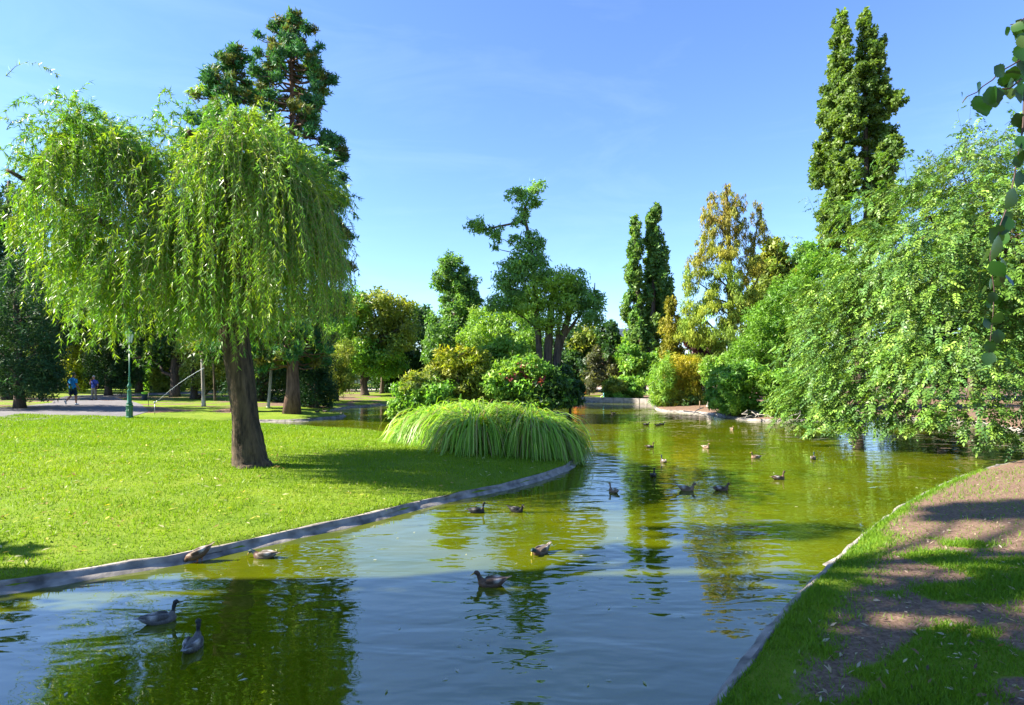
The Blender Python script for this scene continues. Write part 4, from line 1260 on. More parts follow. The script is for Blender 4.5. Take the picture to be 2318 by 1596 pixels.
# --- far wood closing the horizon
def far_wood():
    bl = []
    for i in range(120):
        a = math.radians(-62 + 124 * (i + rng.random()) / 120)
        r = rng.uniform(95, 125)
        h = rng.uniform(4, 8)
        bl.append((np.array([math.sin(a) * r, math.cos(a) * r, h * 0.55]), (rng.uniform(3, 5), 3, h * 0.6), int(rng.integers(0, 3))))
    V, Q, K, _ = foliage(bl, 52000, 0.9, 0.65, [DRK, GRN, OLV], sub=24, inner=0.5)
    obj('far_wood', mesh('far_wood', V, Q, M['leaf'], K), kind='stuff', label='distant wooded edge of the park', category='woodland')
far_wood()

# --- trees just outside the picture on the left; their shade falls on the near water and bank
def shade_tree(name, label, x, y, blobs, n, seed_r=0.3, pal=GRN, L=0.3):
    base = np.array([x, y, gz(x, y)])
    root = thing(name, label, 'tree', base)
    g = Geo()
    top = np.array([x + 0.3, y, max(b_[0][2] for b_ in blobs)])
    g.tube(curve(base - [0, 0, 0.2], top, 0, 8, 0.0), np.linspace(seed_r, 0.1, 8), 9)
    for c, r, p in blobs:
        g.tube(curve(np.array([x, y, max(base[2] + 2.5, c[2] - 2.5)]) + (np.array([0.3, 0, 0]) * (max(base[2] + 2.5, c[2] - 2.5) - base[2]) / (top[2] - base[2])), c, 0.08), np.linspace(0.12, 0.03, 6), 5, cap=False)
    V, Q, K, _ = foliage(blobs, n, L, 0.6, [pal], sub=26, subr=0.3)
    obj('trunk', mesh('trunk', np.concatenate(g.V) - base, g.F, M['bark']), root)
    obj('crown', mesh('crown', V, Q, M['leaf'], K, origin=base), root)

shade_tree('plane_tree', 'tall plane tree beyond the left edge shading the near water', -13.2, 4.6,
           [(np.array([-13 + rng.normal() * 1.3, 3.2 + rng.uniform(-2.4, 1.5), z]), (2.3, 1.4, 1.3), 0) for z in np.linspace(5.4, 10.6, 34)] + [(np.array([-13 + rng.normal() * 0.6, 5.0 + rng.normal() * 0.35, z]), (1.8, 1.0, 0.9), 0) for z in np.linspace(8.3, 11.0, 8)] + [(np.array([-13.4, 6.6, 5.0]), (1.1, 0.8, 0.7), 0), (np.array([-13.8, 6.0, 5.4]), (1.1, 0.8, 0.7), 0)], 44000, 0.38)
shade_tree('lime_tree', 'high open-crowned lime tree beyond the left edge', -14.2, 6.4,
           [(np.array([-13.6 + rng.normal() * 1.8, 5.6 + rng.uniform(-2.6, 3.6), z]), (0.9, 0.42, 0.34), 0) for z in np.linspace(11, 19, 26)], 7500, 0.26)
for x_, y_, lb in [(-43, 45, 'unseen dark oak added behind the yew to shade the path'), (-52, 56, 'unseen broad oak added by the far path for its shade')]:  # oaks out of view, added to darken the path and lawn behind the willow
    shade_tree('shade_oak', lb, x_, y_, [(np.array([x_ + rng.normal() * 2.2, y_ + rng.normal() * 2.6, z]), (2.6, 2.6, 1.6), 0) for z in np.linspace(4.5, 17, 13)], 12000, 0.45, DRK, 0.45)

# ---------------------------------------------------------------- bodies: lofts fused into one continuous skin
def loft(g, rings, k=12):
    """rings: (centre, radius across, radius up, direction of travel)"""
    V, n_ = [], len(rings)
    for c, ra, rb, t in rings:
        t = nrm(np.array(t, dtype=float)[None])[0]
        side = np.cross(t, [0, 0, 1.0])
        if np.linalg.norm(side) < 0.2:
            side = np.array([1.0, 0, 0]) if abs(t[0]) < 0.5 else np.array([0, 1.0, 0])
        side = nrm(side[None])[0]
        up = np.cross(side, t)
        for i in range(k):
            a = 2 * math.pi * i / k
            V.append(np.array(c) + side * ra * math.cos(a) + up * rb * math.sin(a))
    Fs = []
    for j in range(n_ - 1):
        for i in range(k):
            Fs.append((j * k + i, j * k + (i + 1) % k, (j + 1) * k + (i + 1) % k, (j + 1) * k + i))
    Fs.append(list(range(k))[::-1])
    Fs.append([(n_ - 1) * k + i for i in range(k)])
    g.add(V, Fs)

def path_loft(g, pts, rad, k=10, flat=1.0):
    pts = np.array(pts, dtype=float)
    T = np.gradient(pts, axis=0)
    loft(g, [(p, r, r * flat, t) for p, r, t in zip(pts, rad, T)], k)

def fuse(g, voxel, smooth=4):
    """voxel-remesh overlapping closed lofts into one continuous mesh, returned as arrays"""
    me = g.build('fuse', None)
    o = bpy.data.objects.new('fuse', me)
    COL.objects.link(o)
    md = o.modifiers.new('r', 'REMESH')
    md.mode = 'VOXEL'
    md.voxel_size = voxel
    ms = o.modifiers.new('s', 'SMOOTH')
    ms.iterations = smooth
    ms.factor = 0.5
    dg = bpy.context.evaluated_depsgraph_get()
    ev = o.evaluated_get(dg)
    m2 = ev.to_mesh()
    V = np.empty(len(m2.vertices) * 3, dtype=np.float32)
    m2.vertices.foreach_get('co', V)
    Fs = [list(p.vertices) for p in m2.polygons]
    ev.to_mesh_clear()
    bpy.data.objects.remove(o)
    bpy.data.meshes.remove(me)
    return V.reshape(-1, 3).astype(float), Fs

M['feather'] = colmat('feather', 0.55, 0.3, 0.3, 90.0, 0.4)
M['bill'] = simple('bill', (0.42, 0.27, 0.03), 0.4)
M['bill_dark'] = simple('bill_dark', (0.09, 0.075, 0.03), 0.4)
M['eye'] = simple('eye', (0.01, 0.008, 0.006), 0.15)
M['orange_leg'] = simple('orange_leg', (0.5, 0.16, 0.03), 0.5)

HEADS = {  # neck path (x, z, radius), head centre, bill direction
    'up': [(0.12, 0.06, 0.055), (0.155, 0.12, 0.038), (0.168, 0.175, 0.029), (0.172, 0.215, 0.029), (0.18, 0.245, 0.036), (0.2, 0.252, 0.036), (0.222, 0.245, 0.024)],
    'mid': [(0.12, 0.055, 0.06), (0.17, 0.1, 0.045), (0.19, 0.145, 0.034), (0.2, 0.18, 0.033), (0.218, 0.2, 0.037), (0.24, 0.2, 0.035), (0.262, 0.19, 0.022)],
    'low': [(0.12, 0.05, 0.06), (0.18, 0.085, 0.042), (0.215, 0.115, 0.033), (0.245, 0.125, 0.034), (0.27, 0.12, 0.036), (0.288, 0.105, 0.03), (0.297, 0.088, 0.02)],
    'drink': [(0.12, 0.04, 0.06), (0.18, 0.03, 0.045), (0.225, -0.01, 0.034), (0.25, -0.055, 0.033), (0.265, -0.085, 0.036), (0.275, -0.105, 0.03), (0.282, -0.125, 0.02)],
}
BILLD = {'up': (1, 0, -0.18), 'mid': (1, 0, -0.55), 'low': (0.45, 0, -1), 'drink': (0.35, 0, -1)}
PLUM = {  # body, head, breast, rump
    'hen': ((0.085, 0.050, 0.030), (0.060, 0.037, 0.022), (0.120, 0.065, 0.037), (0.150, 0.110, 0.080)),
    'pale': ((0.170, 0.110, 0.070), (0.150, 0.100, 0.065), (0.210, 0.130, 0.085), (0.275, 0.225, 0.180)),
    'drake': ((0.100, 0.075, 0.055), (0.006, 0.025, 0.030), (0.080, 0.037, 0.022), (0.150, 0.130, 0.110)),
    'dark': ((0.015, 0.013, 0.011), (0.010, 0.010, 0.008), (0.018, 0.014, 0.011), (0.030, 0.025, 0.022)),
    'grey': ((0.100, 0.090, 0.085), (0.018, 0.020, 0.018), (0.110, 0.095, 0.085), (0.180, 0.170, 0.165)),
}
DUCK_CACHE = {}
def duck_parts(pose, plum, yaw, tail):
    key = (pose, plum, yaw, tail)
    if key in DUCK_CACHE:
        return DUCK_CACHE[key]
    g = Geo()
    up = tail
    body = [(-0.265, 0.10 + up, 0.012, 0.01), (-0.23, 0.085 + up * 0.8, 0.04, 0.026), (-0.17, 0.062 + up * 0.4, 0.07, 0.052), (-0.09, 0.04, 0.094, 0.077), (0.0, 0.03, 0.104, 0.086), (0.08, 0.028, 0.098, 0.083), (0.14, 0.034, 0.076, 0.068), (0.185, 0.042, 0.045, 0.045), (0.205, 0.045, 0.015, 0.015)]
    loft(g, [((x_, 0, z_), a, b_, (1, 0, 0)) for x_, z_, a, b_ in body], 14)
    H = np.array(HEADS[pose])
    pts = np.column_stack([H[:, 0], np.zeros(len(H)), H[:, 1]])
    piv = pts[3]
    def turn(p, w=1.0):
        p = np.array(p, dtype=float)
        a = yaw * w
        dx, dy = p[0] - piv[0], p[1] - piv[1]
        return np.array([piv[0] + dx * math.cos(a) - dy * math.sin(a), piv[1] + dx * math.sin(a) + dy * math.cos(a), p[2]])
    pts = np.array([p if i < 3 else turn(p) for i, p in enumerate(pts)])
    path_loft(g, pts, H[:, 2], 12)
    V, Fs = fuse(g, 0.011, 3)
    b0, h0, br0, ru0 = [np.array(c) for c in PLUM[plum]]
    dn = np.min(np.linalg.norm(V[:, None] - pts[None, 2:], axis=2), axis=1)
    wh = np.clip((0.062 - dn) / 0.02, 0, 1)[:, None]
    wb = (np.clip((V[:, 0] - 0.08) / 0.06, 0, 1) * (1 - wh[:, 0]))[:, None]
    wr = (np.clip((-0.17 - V[:, 0]) / 0.04, 0, 1) * (1 - wh[:, 0]))[:, None]
    c = b0 * (1 - wb) + br0 * wb
    c = c * (1 - wr) + ru0 * wr
    c = c * (1 - wh) + h0 * wh
    c = c * np.exp(rng.normal(size=(len(V), 1)) * 0.22)
    parts = [('body', mesh('duck_body', V, Fs, M['feather'], c))]
    # bill
    bd = nrm(np.array(BILLD[pose], dtype=float)[None])[0]
    ca, sa = math.cos(yaw), math.sin(yaw)
    bd = np.array([bd[0] * ca, bd[0] * sa, bd[2]])
    g = Geo()
    s0 = pts[-1] - bd * 0.008
    loft(g, [(s0, 0.017, 0.017, bd), (s0 + bd * 0.025, 0.014, 0.011, bd), (s0 + bd * 0.05, 0.016, 0.007, bd), (s0 + bd * 0.068, 0.012, 0.005, bd), (s0 + bd * 0.074, 0.005, 0.003, bd)], 10)
    parts.append(('bill', g.build('duck_bill', M['bill_dark' if plum in ('dark', 'grey') else 'bill'])))
    # folded wings
    for sg in (1, -1):
        g = Geo()
        loft(g, [((x_, sg * y_, z_ + up * max(0, -x_ - 0.1) * 2), a, b_, (-1, 0, 0.08)) for x_, y_, z_, a, b_ in
                 [(0.1, 0.07, 0.075, 0.01, 0.02), (0.06, 0.078, 0.08, 0.022, 0.042), (-0.02, 0.08, 0.085, 0.026, 0.048), (-0.1, 0.066, 0.092, 0.024, 0.036), (-0.17, 0.04, 0.102, 0.018, 0.022), (-0.23, 0.022, 0.11, 0.01, 0.01), (-0.255, 0.016, 0.113, 0.003, 0.003)]], 10)
        Vw = np.concatenate(g.V)
        cw = b0 * 0.75 * np.exp(rng.normal(size=(len(Vw), 1)) * 0.25)
        strip_ = (Vw[:, 0] < -0.08) & (Vw[:, 0] > -0.13)
        cw[strip_] = np.array([0.5, 0.45, 0.42]) * (0.3 if plum == 'dark' else 0.8)
        parts.append(('wing', mesh('duck_wing', Vw, g.F, M['feather'], cw)))
    # tail fan
    g = Geo()
    for j in range(5):
        a = (j - 2) * 0.16
        e = np.array([-0.24 - 0.075 * math.cos(a), 0.075 * math.sin(a), 0.105 + up * 1.35])
        s1 = np.array([-0.215, 0.012 * (j - 2), 0.088 + up])
        loft(g, [(s1, 0.012, 0.005, e - s1), ((s1 + e) / 2, 0.015, 0.004, e - s1), (e, 0.004, 0.002, e - s1)], 6)
    Vt = np.concatenate(g.V)
    parts.append(('tail', mesh('duck_tail', Vt, g.F, M['feather'], np.tile(ru0 * (1.0 if plum == 'dark' else 1.5), (len(Vt), 1)))))
    for sg in (1, -1):
        g = Geo()
        e = pts[4] + np.array([0.012, 0, 0.008])
        lat = np.array([-sa, ca, 0]) * sg * 0.031
        g.lathe([(0.001, -0.005), (0.005, -0.002), (0.005, 0.002), (0.001, 0.005)], 6, e + lat)
        parts.append(('eye', g.build('duck_eye', M['eye'])))
    DUCK_CACHE[key] = parts
    return parts

def duck(u, v, head, pose, plum, label, yaw=0.0, tail=0.0, stand=False, scale=1.0, z=0.0, group='ducks on the pond'):
    p = G(u, v, z)
    if stand:
        p[2] = z
    r = thing('duck', label, 'duck', p, math.radians(head), group)
    r.scale = (scale * 0.66,) * 3
    for nm, me in duck_parts(pose, plum, yaw, tail):
        o = obj(nm, me, r)
        if stand:
            o.location = (0, 0, 0.105)
            if pose == 'drink':
                o.rotation_euler = (0, 0.28, 0)
    if stand:
        for sg in (1, -1):
            g = Geo()
            g.tube([(-0.02 + 0.03 * sg, sg * 0.045, 0.09), (-0.015 + 0.03 * sg, sg * 0.045, 0.045), (0.03 * sg - 0.01, sg * 0.045, 0.006)], [0.014, 0.008, 0.007], 6)
            g.add([(0.03 * sg - 0.015, sg * 0.045, 0.012), (0.03 * sg + 0.05, sg * 0.045 - 0.028, 0.003), (0.03 * sg + 0.058, sg * 0.045, 0.003), (0.03 * sg + 0.05, sg * 0.045 + 0.028, 0.003), (0.03 * sg - 0.02, sg * 0.045, 0.0)],
                  [(0, 1, 2), (0, 2, 3), (4, 2, 1), (4, 3, 2), (4, 1, 0), (4, 0, 3)])
            obj('leg', g.build('duck_leg', M['orange_leg']), r)
    return r

# heading: 0 = to the right, 180 = to the left, 90 = away from the camera
duck(450, 1271, 200, 'drink', 'hen', 'brown mottled duck standing on the kerb with its bill in the water', stand=True, z=0.0, tail=0.03, scale=1.08)
duck(598, 1262, 176, 'low', 'drake', 'dark-headed brown duck dabbling beside the kerb', tail=0.0, scale=1.05)
duck(362, 1408, 28, 'up', 'grey', 'grey duck with upright neck and white tail edge in the shaded water', scale=1.05)
duck(437, 1466, 98, 'up', 'grey', 'grey duck seen from behind in the shaded water, wings spread flat', yaw=0.5, scale=1.08)
duck(1112, 1325, 182, 'mid', 'hen', 'large brown duck in profile with pale upturned tail', tail=0.03, scale=1.12)
duck(1224, 1252, 228, 'low', 'drake', 'brown duck coming on with lowered yellow bill and raised rump', yaw=0.4, tail=0.04, scale=1.05)
duck(1079, 1160, 6, 'up', 'dark', 'dark duck in profile just off the shaded kerb', scale=0.98)
duck(1168, 1158, -30, 'mid', 'dark', 'dark duck with yellow bill turned towards the open water near the kerb', yaw=-0.5, tail=0.03, scale=0.95)
duck(1388, 1114, 118, 'up', 'pale', 'light brown duck heading away over the sky reflection', scale=0.95)
duck(1553, 1110, -8, 'mid', 'pale', 'pale brown duck with white raised tail following another', tail=0.05, scale=1.08)
duck(1632, 1110, 5, 'mid', 'hen', 'slim brown duck with outstretched neck leading the pale one', scale=1.05)
duck(1478, 1078, 65, 'up', 'dark', 'black duck on the open water', scale=1.0)
duck(1501, 1046, 100, 'up', 'drake', 'drake with blue-green head seen from behind, on yellow-green water', scale=1.0)
duck(1471, 1013, 12, 'up', 'hen', 'small dark brown duck swimming below the bamboo reflection', scale=0.95)
duck(1597, 1014, 300, 'up', 'pale', 'pinkish duck with straight neck beside the golden reflection', scale=0.95)
duck(1710, 1037, 190, 'up', 'pale', 'pale duck swimming away from the dark-headed drake', scale=1.0)
duck(1840, 1039, 55, 'up', 'drake', 'dark-headed drake under the trailing ash boughs', scale=1.0)
duck(1762, 1085, 10, 'up', 'hen', 'brown duck with pale throat alone in the green water', scale=1.05)
duck(2131, 1024, 172, 'up', 'pale', 'pale duck with a wake beneath the ash near the right bank', scale=1.0)
duck(1462, 962, 5, 'mid', 'dark', 'distant dark duck beside a dark pair', scale=0.95)
duck(1488, 963, 200, 'low', 'dark', 'one of a distant dark pair of ducks, head lowered', scale=0.9)
duck(1498, 961, 20, 'mid', 'dark', 'one of a distant dark pair of ducks, head raised', scale=0.9)
duck(1656, 972, 275, 'up', 'pale', 'distant pale duck facing out from the shore shrubs', scale=0.9)
duck(1388, 936, 178, 'mid', 'dark', 'farthest dark duck off the stone wall', scale=0.95)
for u, v, h, ps, pl, lb in [(718, 936, 60, 'up', 'dark', 'dark duck standing upright on the grass tongue of the inlet'), (725, 939, 15, 'mid', 'hen', 'brown duck at the water side of the dark one on the inlet tongue'),
                        (735, 935, 160, 'up', 'hen', 'brown duck with raised neck on the inlet tongue'), (741, 938, 200, 'mid', 'hen', 'brown duck between the raised-neck duck and the pale one on the tongue'), (750, 938, 10, 'mid', 'pale', 'pale duck at the very tip of the inlet tongue')]:
    q_ = G(u, v, 0.28)
    duck(u, v, h, ps, pl, lb, stand=True, z=max(gz(q_[0], q_[1]), 0.05), group='ducks resting on the inlet tongue')

# ---------------------------------------------------------------- people
M['skin'] = simple('skin', (0.42, 0.22, 0.15), 0.55, noise=0.08, nscale=8)
M['skin_tan'] = simple('skin_tan', (0.36, 0.18, 0.12), 0.55, noise=0.08, nscale=8)
def cloth(name, c):
    return simple(name, c, 0.85, noise=0.12, nscale=12, bump=0.25, spec=0.15)
M['tee'] = cloth('blue_tshirt', (0.03, 0.3, 0.7))
M['tee_print'] = simple('tshirt_print', (0.12, 0.42, 0.75), 0.8)
M['denim'] = cloth('denim', (0.012, 0.03, 0.06))
M['denim_hem'] = cloth('denim_hem', (0.16, 0.18, 0.2))
M['polo'] = cloth('navy_polo', (0.05, 0.08, 0.32))
M['khaki'] = cloth('khaki', (0.28, 0.23, 0.17))
M['black'] = cloth('black_cloth', (0.012, 0.012, 0.014))
M['white_shoe'] = simple('white_shoe', (0.7, 0.72, 0.76), 0.6)
M['hair_dark'] = simple('hair_dark', (0.02, 0.013, 0.01), 0.6)
M['hair_grey'] = simple('hair_grey', (0.5, 0.46, 0.42), 0.6)

def hand(g, w_, d_, side, curl=0.4):
    """palm and five fingers from wrist w_ pointing along d_"""
    w_, d_ = np.array(w_, dtype=float), nrm(np.array(d_, dtype=float)[None])[0]
    sd = nrm(np.cross(d_, [0.0, 0.0, 1.0])[None])[0] if abs(d_[2]) < 0.9 else np.array([0.0, 1.0, 0.0])
    nn = np.cross(sd, d_)
    path_loft(g, [w_, w_ + d_ * 0.04, w_ + d_ * 0.09], [0.03, 0.037, 0.035], 8, 0.5)
    for j, (off, ln) in enumerate([(-0.027, 0.062), (-0.009, 0.075), (0.009, 0.07), (0.027, 0.055)]):
        a = w_ + d_ * 0.085 + sd * off
        b_ = a + d_ * ln * 0.5
        c = b_ + (d_ * math.cos(curl) + nn * math.sin(curl) * side) * ln * 0.5
        path_loft(g, [a, b_, c], [0.0105, 0.01, 0.008], 6)
    a = w_ + d_ * 0.03 - sd * 0.03
    path_loft(g, [a, a + d_ * 0.03 - sd * 0.022, a + d_ * 0.062 - sd * 0.028], [0.014, 0.012, 0.009], 6)

def person(label, loc, rz, pose, top, bottom, skin, hair, shoe, scale=1.0, shorts=False):
    """pose: joints in metres, facing +y; a dict of point lists"""
    r = thing('person', label, 'person', loc, rz)
    r.scale = (scale,) * 3
    hd = np.array(pose['head'])
    nk = np.array(pose['neck'])
    pel = np.array(pose['pelvis'])
    g = Geo()
    # trunk, neck, head
    up = nk - pel
    loft(g, [(pel + up * f + np.array([0, o_, 0]), a, b_, (0, 0.01, 1)) for f, a, b_, o_ in [(-0.12, 0.12, 0.09, 0), (0.05, 0.16, 0.11, 0), (0.35, 0.14, 0.105, 0), (0.62, 0.165, 0.115, 0), (0.86, 0.16, 0.095, 0), (0.98, 0.06, 0.055, 0)]], 14)
    path_loft(g, [nk - up * 0.06, nk + (hd - nk) * 0.5, hd - [0, 0, 0.03]], [0.06, 0.052, 0.055], 10)
    f_ = np.array(pose.get('face', (0, 1, 0)), dtype=float)
    loft(g, [(hd + np.array([0, 0, z_]) + f_ * o_, a, b_, (0, 0.001, 1)) for z_, a, b_, o_ in [(-0.125, 0.03, 0.035, 0.03), (-0.1, 0.05, 0.065, 0.018), (-0.05, 0.066, 0.085, 0.01), (0.0, 0.074, 0.092, 0.002), (0.05, 0.072, 0.09, -0.004), (0.09, 0.055, 0.066, -0.006), (0.115, 0.02, 0.025, -0.006)]], 14)
    path_loft(g, [hd + f_ * 0.085 + [0, 0, 0.015], hd + f_ * 0.11 + [0, 0, -0.025], hd + f_ * 0.09 + [0, 0, -0.035]], [0.01, 0.016, 0.012], 8)
    sx = np.cross(f_, [0, 0, 1.0])
    for s_ in (1, -1):
        path_loft(g, [hd + sx * s_ * 0.07 + [0, 0, 0.02], hd + sx * s_ * 0.085 - f_ * 0.01, hd + sx * s_ * 0.072 + [0, 0, -0.03]], [0.012, 0.016, 0.01], 6)
    for s_, A in ((1, pose['arm_r']), (-1, pose['arm_l'])):
        A = np.array(A, dtype=float)
        path_loft(g, [A[0], (A[0] + A[1]) / 2, A[1], (A[1] + A[2]) / 2, A[2]], [0.058, 0.05, 0.041, 0.038, 0.027], 10)
        hand(g, A[2], A[2] - A[1], s_)
    for Lg in (pose['leg_r'], pose['leg_l']):
        Lg = np.array(Lg, dtype=float)
        path_loft(g, [Lg[0], Lg[0] * 0.5 + Lg[1] * 0.5, Lg[1], Lg[1] * 0.65 + Lg[2] * 0.35, Lg[2]], [0.095, 0.08, 0.057, 0.058, 0.038], 12)
    V, Fs = fuse(g, 0.011, 2)
    body = obj('body', mesh('person_body', V, Fs, M[skin]), r)
    # shirt with sleeves
    g = Geo()
    loft(g, [(pel + up * f, a, b_, (0, 0.01, 1)) for f, a, b_ in [(-0.1, 0.185, 0.14), (0.1, 0.185, 0.142), (0.35, 0.178, 0.138), (0.62, 0.195, 0.14), (0.84, 0.19, 0.115), (0.95, 0.1, 0.08), (1.0, 0.07, 0.07)]], 16)
    for A in (pose['arm_r'], pose['arm_l']):
        A = np.array(A, dtype=float)
        path_loft(g, [A[0] * 1.0 - [0, 0, 0.0], A[0] * 0.45 + A[1] * 0.55, A[0] * 0.22 + A[1] * 0.78], [0.075, 0.074, 0.072], 12)
    V, Fs = fuse(g, 0.014, 3)
    obj('shirt', mesh('shirt', V, Fs, M[top]), r)
    # shorts or trousers
    g = Geo()
    loft(g, [(pel + np.array([0, 0, z_]), a, b_, (0, 0.01, 1)) for z_, a, b_ in [(-0.12, 0.15, 0.115), (0.0, 0.172, 0.128), (0.06, 0.168, 0.125)]], 14)
    for Lg in (pose['leg_r'], pose['leg_l']):
        Lg = np.array(Lg, dtype=float)
        if shorts:
            path_loft(g, [Lg[0] + [0, 0, 0.04], Lg[0] * 0.5 + Lg[1] * 0.5, Lg[0] * 0.12 + Lg[1] * 0.88], [0.11, 0.104, 0.096], 12)
        else:
            path_loft(g, [Lg[0] + [0, 0, 0.04], Lg[0] * 0.5 + Lg[1] * 0.5, Lg[1], Lg[1] * 0.5 + Lg[2] * 0.5, Lg[2] + [0, 0, 0.0]], [0.11, 0.098, 0.08, 0.076, 0.07], 12)
    V, Fs = fuse(g, 0.014, 3)
    obj('shorts' if shorts else 'trousers', mesh('legwear', V, Fs, M[bottom]), r)
    # hair cap
    g = Geo()
    loft(g, [(hd + np.array([0, 0, z_]) - f_ * o_, a, b_, (0, 0.001, 1)) for z_, a, b_, o_ in [(-0.06, 0.06, 0.045, 0.045), (-0.02, 0.078, 0.07, 0.028), (0.03, 0.081, 0.09, 0.012), (0.07, 0.074, 0.088, 0.008), (0.1, 0.056, 0.064, 0.008), (0.124, 0.02, 0.025, 0.008)]], 14)
    obj('hair', g.build('hair', M[hair]), r)
    # shoes
    for Lg, dr in ((pose['leg_r'], pose['foot_r']), (pose['leg_l'], pose['foot_l'])):
        a = np.array(Lg[2], dtype=float)
        dr = nrm(np.array(dr, dtype=float)[None])[0]
        dn = np.array([0, 0, -1.0]) if abs(dr[2]) < 0.6 else np.array([0, -1.0, 0])
        h0 = a + dn * 0.045
        g = Geo()
        path_loft(g, [h0 - dr * 0.075, h0 - dr * 0.03, h0 + dr * 0.06, h0 + dr * 0.14, h0 + dr * 0.185], [0.035, 0.048, 0.047, 0.046, 0.03], 10, 0.75)
        path_loft(g, [a + dn * 0.03, a - dn * 0.03], [0.045, 0.045], 10)
        V, Fs = fuse(g, 0.012, 2)
        obj('shoe', mesh('shoe', V, Fs, M[shoe]), r)
    return r

def on_path(u, v):
    q_ = G(u, v, 0.555)
    return np.array([q_[0], q_[1], gz(q_[0], q_[1]) + 0.012])
w1_ = person('man in bright blue t-shirt and dark denim shorts walking away', on_path(164, 916), math.radians(-6), dict(
    head=(0.03, 0.06, 1.68), neck=(0.0, 0.0, 1.5), pelvis=(0, 0, 0.95), face=(0.35, 0.9, -0.2),
    arm_r=[(0.19, 0, 1.42), (0.25, -0.04, 1.14), (0.27, 0.12, 0.92)], arm_l=[(-0.19, 0, 1.42), (-0.25, -0.02, 1.14), (-0.22, 0.1, 0.9)],
    leg_r=[(0.09, 0, 0.93), (0.1, 0.12, 0.5), (0.09, 0.14, 0.09)], leg_l=[(-0.09, 0, 0.93), (-0.1, 0.0, 0.5), (-0.12, -0.3, 0.22)],
    foot_r=(0.05, 1, 0), foot_l=(-0.05, 0.45, -0.9)), 'tee', 'denim', 'skin_tan', 'hair_dark', 'white_shoe', 1.03, shorts=True)
g = Geo()
for zz_, wd in ((1.33, 0.07), (1.30, 0.1), (1.265, 0.08), (1.18, 0.12)):
    g.box((-0.01, -0.148 + (1.33 - zz_) * 0.03, zz_), (wd, 0.012, 0.018))
obj('shirt_print', g.build('shirt_print', M['tee_print'], False), w1_)
w2_ = person('grey-haired man in navy shirt and khaki trousers with shoulder bag, facing the pond', on_path(213, 902), math.radians(176), dict(
    head=(0.02, 0.02, 1.66), neck=(0.0, 0.0, 1.48), pelvis=(0, 0, 0.94),
    arm_r=[(0.19, 0, 1.4), (0.27, 0.04, 1.13), (0.07, 0.24, 1.42)], arm_l=[(-0.19, 0, 1.4), (-0.27, -0.02, 1.12), (-0.28, 0.08, 0.87)],
    leg_r=[(0.09, 0, 0.92), (0.1, 0.04, 0.5), (0.1, 0.06, 0.09)], leg_l=[(-0.09, 0, 0.92), (-0.1, 0.0, 0.5), (-0.1, -0.08, 0.09)],
    foot_r=(0.1, 1, 0), foot_l=(-0.1, 1, 0)), 'polo', 'khaki', 'skin', 'hair_grey', 'black', 0.97)
bag = thing('shoulder_bag', 'black shoulder bag worn across by the grey-haired man', 'bag', w2_.location, w2_.rotation_euler[2])
g = Geo()
g.box((-0.24, 0.02, 0.9), (0.1, 0.26, 0.24))
obj('pouch', g.build('pouch', M['black'], False), bag)
g = Geo()
g.tube([(0.1, 0.03, 1.45), (0.05, 0.135, 1.36), (-0.06, 0.155, 1.2), (-0.19, 0.13, 1.03), (-0.235, 0.03, 0.98), (-0.19, -0.12, 1.06), (-0.05, -0.155, 1.22), (0.06, -0.13, 1.37), (0.1, 0.0, 1.45)], [0.017] * 9, 6)
obj('strap', g.build('strap', M['black']), bag)

